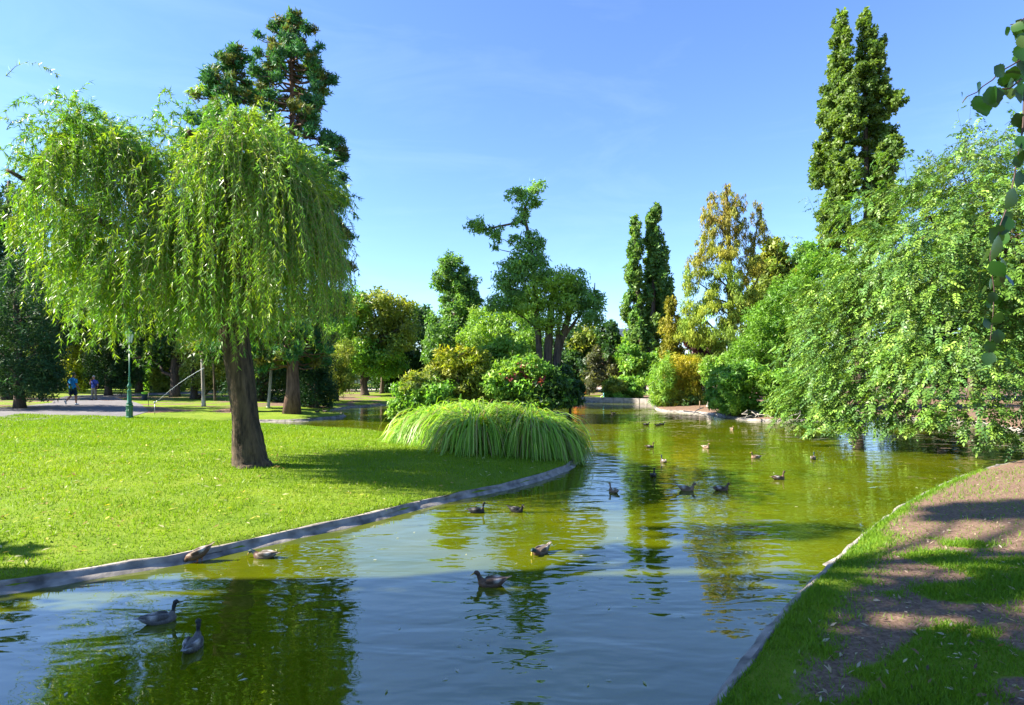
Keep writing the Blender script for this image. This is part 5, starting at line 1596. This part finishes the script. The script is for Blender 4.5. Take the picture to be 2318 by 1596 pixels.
# ---------------------------------------------------------------- lamp posts
M['lamp_green'] = simple('lamp_green', (0.01, 0.11, 0.05), 0.32, noise=0.15, nscale=6, spec=0.6)
M['lamp_glass'] = simple('lamp_glass', (0.62, 0.66, 0.66), 0.15, spec=0.6)
M['chalk'] = simple('chalk', (0.55, 0.75, 0.6), 0.8)
def lamp_post(label, loc, scale=1.0, tag=False, slim=False):
    r = thing('lamp_post', label, 'lamp post', loc, 0.3, 'green park lamps')
    r.scale = (scale,) * 3
    if slim:
        g = Geo(); g.lathe([(0.08, -0.1), (0.08, 0.15), (0.05, 0.22), (0.045, 1.0), (0.03, 1.1), (0.025, 3.3)], 10)
        obj('shaft', g.build('shaft', M['lamp_green']), r)
    else:
        g = Geo(); g.lathe([(0.155, -0.1), (0.155, 0.06), (0.135, 0.1), (0.135, 0.5), (0.15, 0.53), (0.15, 0.57), (0.12, 0.6)], 8)
        obj('base', g.build('base', M['lamp_green'], False), r)
        g = Geo(); g.lathe([(0.12, 0.6), (0.125, 0.66), (0.09, 0.7), (0.082, 1.12), (0.086, 1.16), (0.1, 1.19), (0.05, 1.27), (0.05, 1.3), (0.075, 1.34), (0.098, 1.4), (0.08, 1.46), (0.045, 1.52), (0.035, 1.62), (0.06, 1.68), (0.03, 1.74), (0.045, 1.78), (0.028, 1.84), (0.022, 3.25)], 14)
        obj('shaft', g.build('shaft', M['lamp_green']), r)
        g = Geo(); g.lathe([(0.03, 2.98), (0.055, 3.02), (0.03, 3.06)], 12)
        obj('collar', g.build('collar', M['lamp_green']), r)
    lan = Geo(); lan.lathe([(0.03, 3.22), (0.09, 3.28), (0.1, 3.31)], 6)
    lo = obj('lantern', lan.build('lantern', M['lamp_green'], False), r)
    g = Geo(); g.lathe([(0.095, 3.31), (0.165, 3.68)], 6)
    obj('glass', g.build('glass', M['lamp_glass'], False), lo)
    g = Geo(); g.lathe([(0.19, 3.68), (0.19, 3.71), (0.13, 3.8), (0.06, 3.84), (0.06, 3.9), (0.02, 3.94), (0.012, 4.02)], 6)
    obj('cap', g.build('cap', M['lamp_green'], False), lo)
    for j in range(6):
        a = j * math.pi / 3
        g = Geo(); g.tube([(0.098 * math.cos(a), 0.098 * math.sin(a), 3.31), (0.17 * math.cos(a), 0.17 * math.sin(a), 3.69)], [0.008, 0.008], 4)
        obj('bar', g.build('bar', M['lamp_green']), lo)
    if tag:
        g = Geo()
        def st(pts):
            g.tube([(x_, -0.142, z_) for x_, z_ in pts], [0.007] * len(pts), 4)
        st([(-0.07, 0.31), (-0.03, 0.33), (-0.045, 0.37), (-0.07, 0.35), (-0.065, 0.29), (-0.03, 0.29)])
        st([(-0.02, 0.29), (-0.005, 0.37), (0.012, 0.31), (0.03, 0.38), (0.045, 0.3), (0.06, 0.4)])
        o_ = obj('graffiti', g.build('graffiti', M['chalk']), r)
        o_.rotation_euler = (0, 0, -0.3)
    return r
q_ = G(293, 937.5, 0.545)
lamp_post('green cast-iron lamp post with graffiti on its base beside the path', (q_[0], q_[1], gz(q_[0], q_[1])), tag=True)
for u, d_, sc_, lb in [(354, 70, 0.98, 'green lamp far among the trees beyond the litter bin'), (805, 84, 0.62, 'thin green lamp at the left end of the white fence'), (828, 86, 0.62, 'thin green lamp behind the white fence')]:
    x_ = (u * S - 512) / F * d_
    lamp_post(lb, (x_, d_, gz(x_, d_)), sc_, slim=True)

# ---------------------------------------------------------------- bin, stake, sprinkler
M['bin_dark'] = simple('bin_dark', (0.03, 0.04, 0.035), 0.6, noise=0.2)
M['lime'] = simple('lime', (0.35, 0.75, 0.02), 0.5)
M['steel'] = simple('steel', (0.3, 0.31, 0.32), 0.35, metal=0.8)
M['wood'] = simple('wood', (0.2, 0.13, 0.08), 0.8, noise=0.3, nscale=15)
q_ = G(327, 903, 0.545)
r = thing('litter_bin', 'dark litter bin with a lime green rim beside the path', 'bin', (q_[0], q_[1], gz(q_[0], q_[1])))
g = Geo(); g.lathe([(0.15, 0.0), (0.16, 0.03), (0.19, 0.46), (0.185, 0.46)], 16); obj('barrel', g.build('barrel', M['bin_dark']), r)
g = Geo(); g.lathe([(0.195, 0.46), (0.2, 0.47), (0.2, 0.6), (0.17, 0.61), (0.165, 0.5)], 16); obj('rim', g.build('rim', M['lime']), r)
q_ = G(336, 916, 0.545)
r = thing('garden_stake', 'thin dark stake with a slanted plate near the litter bin', 'stake', (q_[0], q_[1], gz(q_[0], q_[1])))
g = Geo(); g.tube([(0, 0, -0.1), (0, 0, 0.72)], [0.018, 0.016], 6); obj('post', g.build('post', M['bin_dark']), r)
g = Geo(); g.box((0.05, -0.02, 0.45), (0.2, 0.02, 0.1), 0.3); obj('plate', g.build('plate', M['bin_dark'], False), r)

q_ = G(350, 930, 0.535)
sb = np.array([q_[0], q_[1], gz(q_[0], q_[1])])
r = thing('lawn_sprinkler', 'lawn sprinkler on a thin pipe throwing a slanting jet of water', 'sprinkler', sb)
g = Geo(); g.tube([(0, 0, -0.1), (0, 0, 0.5)], [0.014, 0.013], 8); obj('riser', g.build('riser', M['steel']), r)
g = Geo(); g.lathe([(0.02, 0.5), (0.035, 0.52), (0.035, 0.6), (0.02, 0.62)], 10); g.tube([(0, 0, 0.57), (0.16, 0.02, 0.68)], [0.02, 0.014], 8); obj('nozzle', g.build('nozzle', M['steel']), r)
m, n, o = newmat('spray')
gl = n.nodes.new('ShaderNodeBsdfPrincipled'); gl.inputs['Base Color'].default_value = (0.75, 0.82, 0.9, 1); gl.inputs['Roughness'].default_value = 0.3
tr = n.nodes.new('ShaderNodeBsdfTransparent'); mx = n.nodes.new('ShaderNodeMixShader'); mx.inputs[0].default_value = 0.35
n.links.new(tr.outputs[0], mx.inputs[1]); n.links.new(gl.outputs[0], mx.inputs[2]); n.links.new(mx.outputs[0], o.inputs[0])
M['spray'] = m
e0 = np.array([0.16, 0.02, 0.68])
e1 = P(462, 832, 29.0) - sb
tj = np.linspace(0, 1, 24)[:, None]
jet = e0 + (e1 - e0) * tj
jet[:, 2] += np.sin(tj[:, 0] * math.pi) * 0.1
g = Geo(); g.tube(jet, np.linspace(0.006, 0.014, 24), 6)
nd = 90
t_ = rng.random(nd) ** 0.7
dp = e0 + (e1 - e0) * t_[:, None] + rng.normal(size=(nd, 3)) * (0.01 + 0.06 * t_)[:, None]
dp[:, 2] -= rng.random(nd) * 0.28 * t_
for p_ in dp:
    s_ = 0.004 + 0.004 * rng.random()
    g.add([p_ + [s_, 0, 0], p_ + [-s_, s_, 0], p_ + [-s_, -s_, 0], p_ + [0, 0, s_ * 1.6]], [(0, 1, 2), (0, 3, 1), (1, 3, 2), (2, 3, 0)])
obj('water_jet', g.build('water_jet', M['spray']), r, kind='stuff')

# ---------------------------------------------------------------- far bank details
M['stone'] = simple('stone', (0.36, 0.31, 0.28), 0.85, noise=0.3, nscale=3, bump=0.6)
M['stone_dark'] = simple('stone_dark', (0.2, 0.18, 0.17), 0.85, noise=0.35, nscale=5, bump=0.7)
M['white_paint'] = simple('white_paint', (0.75, 0.72, 0.68), 0.7, noise=0.08)
# low stone wall along the far shore
a, b_ = G(1484, 913)[:2], np.array([3.0, 49.6])
L_ = np.linalg.norm(b_ - a)
r = thing('stone_wall', 'low pale stone wall along the far shore below the round bush', 'wall', (a[0], a[1], 0))
ang = math.atan2(b_[1] - a[1], b_[0] - a[0])
x_ = 0.0
while x_ < L_:
    w_ = rng.uniform(0.5, 0.95)
    g = Geo()
    g.box((0, 0, 0), (w_ - 0.02, 0.42 + rng.uniform(-0.03, 0.03), 0.5 + rng.uniform(-0.02, 0.03)))
    o_ = obj('stone', g.build('stone', M['stone'], False), r)
    o_.location = (math.cos(ang) * (x_ + w_ / 2), math.sin(ang) * (x_ + w_ / 2), 0.12)
    o_.rotation_euler = (0, 0, ang + rng.normal() * 0.02)
    x_ += w_
def boulder(u, v, w_, h_, label, seed):
    q_ = G(u, v, 0.33)
    rr = np.random.default_rng(seed)
    V, Fs = [], []
    n1, n2 = 7, 12
    for i in range(n1 + 1):
        for j in range(n2):
            t, p_ = math.pi * i / n1, 2 * math.pi * j / n2
            k_ = 1 + 0.16 * math.sin(3 * p_ + seed) * math.sin(t) + 0.1 * math.sin(5 * t + 2 * p_ + seed * 2)
            V.append((w_ / 2 * k_ * math.sin(t) * math.cos(p_), w_ * 0.4 * k_ * math.sin(t) * math.sin(p_), h_ * 0.42 + h_ * 0.58 * k_ * math.cos(t)))
    for i in range(n1):
        for j in range(n2):
            Fs.append((i * n2 + j, (i + 1) * n2 + j, (i + 1) * n2 + (j + 1) % n2, i * n2 + (j + 1) % n2))
    o_ = obj('boulder', mesh('boulder', V, Fs, M['stone_dark'], smooth=False))
    o_.location = (q_[0], q_[1], gz(q_[0], q_[1]) - 0.03)
    o_['label'], o_['category'], o_['group'] = label, 'boulder', 'boulders on the far shore'
boulder(1318, 901, 0.62, 0.42, 'taller grey boulder beside the orange shrub', 3)
boulder(1333, 903, 0.8, 0.4, 'wider flat grey boulder on the far wall', 8)

# small turquoise standpipe with a pale rod leaning on it
q_ = G(1368, 895.5, 0.4)
M['turquoise'] = simple('turquoise', (0.08, 0.45, 0.55), 0.5)
r = thing('standpipe', 'small turquoise standpipe with a pale rod leaning against it by the round bush', 'standpipe', (q_[0], q_[1], gz(q_[0], q_[1])))
g = Geo(); g.tube([(-0.06, 0, -0.05), (-0.05, 0, 0.2)], [0.035, 0.035], 8); g.tube([(0.06, 0, -0.05), (0.05, 0, 0.2)], [0.035, 0.035], 8); obj('legs', g.build('legs', M['turquoise']), r)
g = Geo(); g.lathe([(0.08, 0.18), (0.11, 0.22), (0.11, 0.42), (0.07, 0.48), (0.04, 0.56), (0.02, 0.6)], 10); obj('housing', g.build('housing', M['turquoise']), r)
g = Geo(); g.tube([(-0.02, -0.12, 0.36), (-0.42, -0.2, 0.0)], [0.018, 0.018], 6); obj('rod', g.build('rod', M['white_paint']), r)

# white panel fence across the inlet
d_ = 82.0
x0, x1 = (802 * S - 512) / F * d_, (842 * S - 512) / F * d_
r = thing('white_fence', 'low white panel fence beyond the trees across the inlet', 'fence', (x0, d_, gz(x0, d_)))
nn = 6
wp = (x1 - x0) / nn
for j in range(nn):
    g = Geo(); g.box((wp * (j + 0.5), 0, 0.62), (wp - 0.1, 0.05, 0.5)); obj('panel', g.build('panel', M['white_paint'], False), r)
for j in range(nn + 1):
    g = Geo(); g.box((wp * j, 0, 0.45), (0.08, 0.1, 1.0)); obj('post', g.build('post', M['wood'], False), r)
g = Geo(); g.box((wp * nn / 2, 0, 0.98), (wp * nn + 0.2, 0.12, 0.08)); obj('top_rail', g.build('top_rail', M['white_paint'], False), r)

# wooden stake on the point and driftwood at the shore
q_ = G(1583, 924, 0.2)
r = thing('wooden_stake', 'thin wooden stake on the earthy point right of the bamboo', 'stake', (q_[0], q_[1], gz(q_[0], q_[1])))
g = Geo(); g.tube([(0, 0, -0.15), (0.01, 0, 0.42)], [0.03, 0.027], 7); obj('shaft', g.build('shaft', M['wood']), r)
for (u, v, n_, lb) in [(1700, 950, 9, 'bare twigs trailing in the water under the shore shrubs'), (1800, 956, 12, 'tangle of bare branches at the waterline below the lighter shrub')]:
    c = G(u, v, 0.0)
    g = Geo()
    for j in range(n_):
        s0 = np.array([rng.normal() * 1.6, rng.uniform(0.2, 1.2), rng.uniform(0.15, 0.6)])
        e0_ = s0 + np.array([rng.normal() * 1.4, -rng.uniform(0.5, 1.3), -rng.uniform(0.1, 0.55)])
        g.tube(curve(s0, e0_, 0.05, 6, 0.06), np.linspace(0.03, 0.008, 6), 5)
    o_ = obj('fallen_branch', g.build('fallen_branch', M['bark_pale']))
    o_.location = c
    o_['label'], o_['category'] = lb, 'branch'

# white building far behind the lake
def building():
    d_ = 125.0
    q = px(d_)
    xl, xr = (1388 * S - 512) / F * d_, (1480 * S - 512) / F * d_
    zt = CZ - (748 * S - HZ) / F * d_
    M['facade'] = simple('facade', (0.6, 0.58, 0.56), 0.8, noise=0.06, nscale=1)
    M['roof_grey'] = simple('roof_grey', (0.3, 0.32, 0.35), 0.6)
    M['pane'] = simple('pane', (0.06, 0.08, 0.1), 0.1, spec=0.8)
    r = thing('building', 'white multi-storey building far behind the poplar', 'building', ((xl + xr) / 2, d_, 0.3))
    W_ = xr - xl
    g = Geo(); g.box((0, 4, zt / 2 - 0.6), (W_, 8, zt - 1.2)); obj('wall', g.build('wall', M['facade'], False), r)
    rf = Geo(); rf.box((0, 4, zt - 0.75), (W_ + 0.8, 8.8, 0.9)); rf.box((0, 4, zt - 0.1), (W_ - 1, 7, 0.5)); ro = obj('roof', rf.build('roof', M['roof_grey'], False), r)
    g = Geo(); g.box((0, -0.2, zt - 1.45), (W_ + 0.5, 0.5, 0.35)); obj('cornice', g.build('cornice', M['facade'], False), r)
    g = Geo()
    for j in range(14):
        g.tube([(-W_ / 2 + W_ * j / 13, 0.6, zt + 0.1), (-W_ / 2 + W_ * j / 13, 0.6, zt + 0.75)], [0.03, 0.03], 4)
    g.tube([(-W_ / 2, 0.6, zt + 0.75), (W_ / 2, 0.6, zt + 0.75)], [0.03, 0.03], 4)
    obj('railing', g.build('railing', M['steel']), ro)
    for k_ in range(3):
        for j in range(9):
            cx, cz = -W_ / 2 + W_ * (j + 0.5) / 9, zt - 3.0 - 3.0 * k_
            if cz < 1:
                continue
            g = Geo()
            for sx_, sz_, w_, h_ in ((0, 0.88, 1.3, 0.14), (0, -0.88, 1.3, 0.14), (-0.58, 0, 0.14, 1.62), (0.58, 0, 0.14, 1.62)):
                g.box((cx + sx_, -0.06, cz + sz_), (w_, 0.16, h_))
            wo = obj('window', g.build('window', M['facade'], False), r)
            g = Geo(); g.box((cx, -0.03, cz), (1.0, 0.04, 1.6)); obj('pane', g.build('pane', M['pane'], False), wo)
building()

# ---------------------------------------------------------------- birch at the right whose twigs hang into the picture
def birch():
    d = 1.75
    base = np.array([4.6, 1.4, gz(4.6, 1.4)])
    root = thing('birch_tree', 'silver birch at the right edge with toothed leaves, coloured dark as if backlit, on hanging twigs', 'tree', base)
    def c4(X, Y):
        return ((3780 + X / 2.456) * 0.5657, (50 + Y / 2.456) * 0.5657)
    def c5(X, Y):
        return ((3780 + X / 1.877) * 0.5657, (650 + Y / 1.877) * 0.5657)
    def w(uv, dd=0.0):
        return P(uv[0], uv[1], d + dd)
    g = Geo()
    g.tube([base - [0, 0, 0.2], base + [0.05, 0, 2], base + [0, 0.1, 4.5], base + [-0.1, 0.1, 7.5]], [0.2, 0.16, 0.12, 0.05], 12)
    top = w(c4(830, -120))
    g.tube(curve(base + [0, 0.1, 3.6], top + np.array([0.25, 0, 0.25]), 0.12, 8, 0.02), np.linspace(0.05, 0.012, 8), 8)
    for _ in range(10):
        g.tube(curve(base + [0, 0.1, rng.uniform(3.5, 7)], base + np.array([rng.uniform(0.2, 2.6), rng.normal() * 1.4, rng.uniform(5, 8.5)]), 0.1), np.linspace(0.04, 0.01, 6), 6, cap=False)
    obj('trunk', mesh('trunk', np.concatenate(g.V) - base, g.F, M['bark_pale']), root)
    bl = [(base + np.array([rng.uniform(0.4, 2.8), rng.uniform(-2.6, -0.6), rng.uniform(5.2, 8.5)]), (0.8, 0.6, 0.8), 0) for _ in range(16)]
    V, Q, K, _ = foliage(bl, 14000, 0.07, 0.8, [GRN], sub=30, subr=0.35)
    obj('crown', mesh('crown', V, Q, M['leaf'], K, origin=base), root)
    twigs = [[w(p) for p in (c4(830, -120), c4(800, 20), c4(775, 60), c4(700, 110), c4(640, 120))],
             [w(p) for p in (c4(830, -120), c4(850, 200), c4(800, 430), c4(745, 465), c4(650, 520), c4(540, 580), c4(470, 660), c4(370, 725), c4(320, 780), c4(215, 825), c4(170, 885))],
             [w(p) for p in (c4(800, 430), c4(790, 700), c4(772, 930), c4(768, 1100), c4(745, 1280), c4(720, 1420), c4(690, 1540), c5(530, 60), c5(480, 300), c5(410, 480), c5(400, 540), c5(335, 690), c5(350, 820), c5(370, 960), c5(360, 1150), c5(330, 1430))],
             [w(p) for p in (c4(750, 650), c4(640, 745), c4(560, 755), c4(505, 780))]]
    g = Geo()
    for t in twigs:
        t = np.array(t)
        s_ = np.linspace(0, len(t) - 1, 4 * len(t))
        pp = np.stack([np.interp(s_, np.arange(len(t)), t[:, i]) for i in range(3)], 1)
        g.tube(pp, np.linspace(0.0028, 0.0012, len(pp)), 5)
    obj('twig', mesh('twig', np.concatenate(g.V) - base, g.F, M['twig_dark']), root)
    # toothed leaf, unit length, hanging along -z
    n1 = 13
    xs = np.linspace(0, 1, n1)
    wd = 0.40 * np.sin(np.clip(xs * 1.35, 0, 1) * math.pi * 0.5) * (1 - xs) ** 0.75 * 2.05
    half = [(w_ * (1 + (0.1 if i % 2 else -0.06)), -x_) for i, (x_, w_) in enumerate(zip(xs, wd))]
    Vl = [(0, 0.02 * 0, -x_) for x_ in xs] + [(a, -0.10 * a * 1.2, z_) for a, z_ in half] + [(-a, -0.10 * a * 1.2, z_) for a, z_ in half]
    Vl = np.array(Vl)
    Vl[:, 1] += 0.12 * Vl[:, 2] ** 2
    Fl = []
    for i in range(n1 - 1):
        Fl.append((i, i + 1, n1 + i + 1, n1 + i))
        Fl.append((i + 1, i, 2 * n1 + i, 2 * n1 + i + 1))
    lm = [mesh('birch_leaf', Vl, Fl, M['birch_leaf'], np.tile(np.array(c), (len(Vl), 1))) for c in ((0.016, 0.06, 0.008), (0.028, 0.085, 0.01), (0.07, 0.12, 0.025))]  # leaf colours darkened, so the backlit shade sits in the colour
    L4 = [(690, 80, 1.0, 150, 2), (650, 130, 0.9, 120, 1), (600, 140, 0.8, 100, 0), (705, 155, 0.2, 110, 1), (760, 95, -0.3, 140, 1), (740, 225, 0.2, 120, 2), (745, 290, 0.1, 190, 0), (770, 200, -0.3, 120, 1), (700, 400, 0.3, 120, 1), (720, 450, 0.2, 200, 0), (690, 520, 0.0, 190, 0), (760, 540, -0.2, 180, 0), (650, 570, 0.1, 70, 0),
          (480, 530, 1.0, 150, 0), (310, 695, 1.15, 180, 0), (560, 600, 0.35, 150, 0), (300, 815, 0.25, 250, 0), (435, 725, 0.3, 215, 0), (470, 730, -0.35, 190, 0), (160, 780, 0.9, 60, 0), (650, 640, 0.5, 130, 0), (740, 690, 0.1, 180, 0), (760, 780, 0.8, 160, 0), (660, 740, -0.1, 110, 2), (560, 740, 0.6, 90, 2), (690, 780, 0.4, 130, 1),
          (695, 985, 0.35, 150, 0), (770, 980, 0.1, 110, 0), (770, 1090, 0.1, 110, 0), (720, 1210, 0.3, 150, 0), (765, 1265, 0.1, 110, 0), (690, 1410, 0.4, 120, 0), (770, 1350, 0.0, 110, 0)]
    L5 = [(560, 60, -0.1, 130, 0), (520, 190, -0.3, 170, 0), (440, 370, 0.7, 120, 0), (460, 400, -0.2, 150, 0), (330, 500, 1.0, 160, 0), (400, 545, -0.05, 190, 0), (470, 520, -0.5, 110, 1), (320, 650, 0.6, 170, 1), (340, 740, 0.5, 150, 0), (430, 720, 0.1, 130, 0), (400, 810, -0.2, 170, 0), (450, 820, -0.3, 140, 0), (370, 970, -0.3, 90, 0), (400, 1000, -0.2, 100, 0), (430, 1120, -0.4, 120, 0), (290, 1170, 0.5, 90, 0), (400, 1250, -0.1, 110, 0), (310, 1340, 0.5, 100, 0), (350, 1420, -0.3, 110, 0), (340, 870, 0.4, 90, 1), (300, 920, 0.3, 80, 1), (310, 1040, 0.3, 60, 1)]
    k1 = d / (2400 * 2.456)
    k2 = d / (2400 * 1.877)
    for lst, cf, kk in ((L4, c4, k1), (L5, c5, k2)):
        for X, Y, rot, ln, ci in lst:
            o_ = obj('leaf', lm[ci], root)
            p_ = w(cf(X, Y), rng.normal() * 0.03)
            o_.location = p_ - base
            s_ = ln * kk
            o_.scale = (s_ * rng.uniform(0.85, 1.1), s_, s_)
            o_.rotation_euler = (rng.normal() * 0.35, -rot, rng.normal() * 0.55)
M['twig_dark'] = simple('twig_dark', (0.05, 0.025, 0.02), 0.6)
M['birch_leaf'] = leafmat('birch_leaf', trans=0.3, rough=0.35, spec=0.4)
birch()
